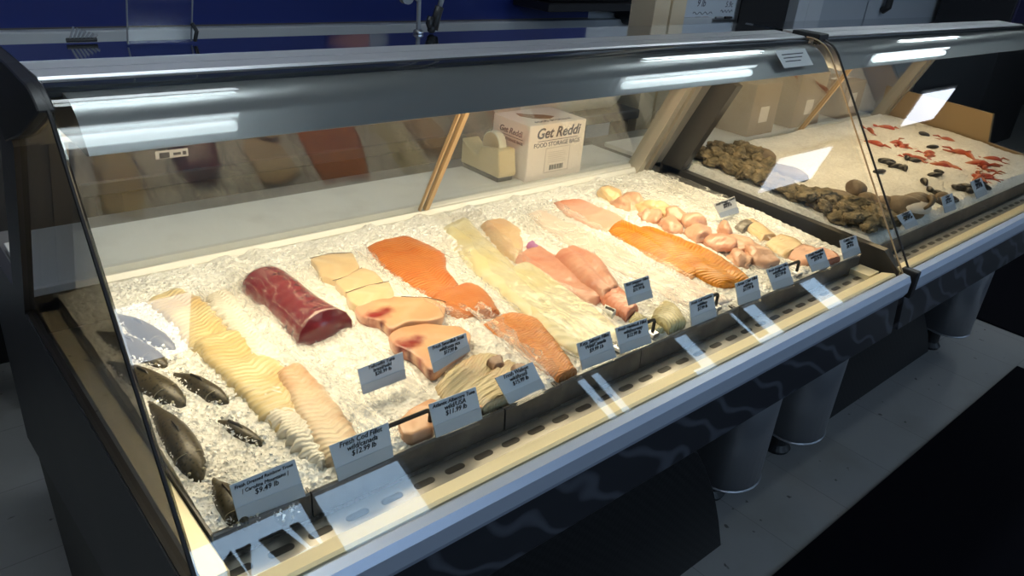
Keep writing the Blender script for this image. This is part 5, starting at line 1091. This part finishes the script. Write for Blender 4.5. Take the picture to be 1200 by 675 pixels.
for i, (x0, m, lab) in enumerate(((4.14, M['black'], 'black marker at the left of the whiteboard ledge'), (4.22, M['red'], 'red marker on the whiteboard ledge'), (4.36, M['inkgrey'], 'grey marker on the whiteboard ledge'), (4.46, M['black'], 'black marker at the right of the whiteboard ledge'))):
    bm = B(); tube(bm, [(x0, YB - .03, 1.108), (x0 + .055, YB - .03, 1.108)], .008, 8); tube(bm, [(x0 + .055, YB - .03, 1.108), (x0 + .075, YB - .03, 1.108)], .0065, 8); o = obj('marker', bm, m, loc=(x0, YB - .03, 1.10)); tag(o, lab, 'marker')
bm = B(); box(bm, 3.66, 4.56, YB - .045, YB - .022, 1.094, 1.10); ch = obj('marker_ledge', bm, M['steel'], t)
t = thing('tall_cooler', 'dark tall cooler with purple edge beyond the far case at the right', 'cooler', (7.6, 2.4, 0))
q = WY(1186, 20, 2.3); bm = B(); box(bm, q.x, q.x + 1.2, 2.3, 2.9, 0, 2.0); bevel(bm, .01); obj('cabinet', bm, M['blackobj'], t)
bm = B(); box(bm, q.x + .02, q.x + 1.15, 2.285, 2.3, 1.12, 1.9); obj('display', bm, pm('purple_panel', (.03, .03, .09), .3), t)
bm = B(); box(bm, q.x + .02, q.x + 1.15, 2.27, 2.3, 1.02, 1.06); obj('shelf_edge', bm, M['steel'], t)
# cartons on the worktop behind the far case
for i, (x0, x1, h_, lab) in enumerate(((2.62, 2.80, .20, 'brown carton leftmost behind the far case glass'), (2.94, 3.16, .22, 'brown carton in the middle behind the far case glass'), (3.34, 3.52, .16, 'low brown carton rightmost behind the far case glass'))):
    t = thing('brown_carton', lab, 'box', ((x0 + x1) / 2, 1.6, zS)); bm = B(); box(bm, x0, x1, 1.545, 1.70, zS + .0005, zS + h_); bevel(bm, .002, 1); obj('carton_body', bm, M['card'], t)
    bm = B(); box(bm, x0 + .01, x1 - .01, 1.61, 1.635, zS + h_, zS + h_ + .0008); box(bm, (x0 + x1) / 2 - .03, (x0 + x1) / 2 + .03, 1.5442, 1.545, zS + .05, zS + .11); obj('tape_strip', bm, M['cardbox'], t)
# side table at the far left
q = WY(15, 335, 2.5); q2 = WY(5, 487, 2.5)
t = thing('side_table', 'white topped table far left behind the near case', 'table', (-.5, 2.7, 0))
bm = B(); box(bm, -1.4, q.x, 2.45, 2.93, q.z - .03, q.z); bevel(bm, .004, 1); obj('table_top', bm, M['wallw'], t)
for xx in (-1.36, q.x - .05):
    for yy in (2.48, 2.86): bm = B(); box(bm, xx, xx + .04, yy, yy + .04, 0, q.z - .03); obj('leg', bm, M['black'], t)
# ================================================================== floor things
t = thing('floor_mat', 'large dark navy floor mat in front of the cases', 'floor mat', (2.4, 0, 0))
bm = B(); box(bm, .2, 3.67, -1.2, .607, .0, .008); bevel(bm, .003, 1); obj('mat', bm, M['mat'], t)
t = thing('floor_mat', 'second dark floor mat past the end of the far case', 'floor mat', (5, .7, 0))
bm = B(); box(bm, 4.02, 6.2, -.4, 1.5, 0, .008); bevel(bm, .003, 1); obj('mat', bm, M['mat'], t)
def leaning(pxs, y, xleft, lab):
    P = [WY(px, py, y) for px, py in pxs]; poly = [(xleft, 0)] + [(p.x, max(0, p.z)) for p in P] + [(P[-1].x - .10, .52), (xleft, .52)]
    bm = B(); prism(bm, poly, 'y', y, y + .02); bevel(bm, .003, 1); o = obj('black_mesh_panel', bm, M['grille'], loc=(xleft, y, 0)); tag(o, lab, 'grille panel')
leaning([(843, 648), (843, 610), (838, 580), (828, 550), (818, 530)], .765, .25, 'black mesh panel standing under the front of the near case')
leaning([(1088, 412), (1088, 390), (1084, 370), (1078, 352)], .90, WY(968, 495, .90).x, 'black mesh panel standing under the far case between its legs')
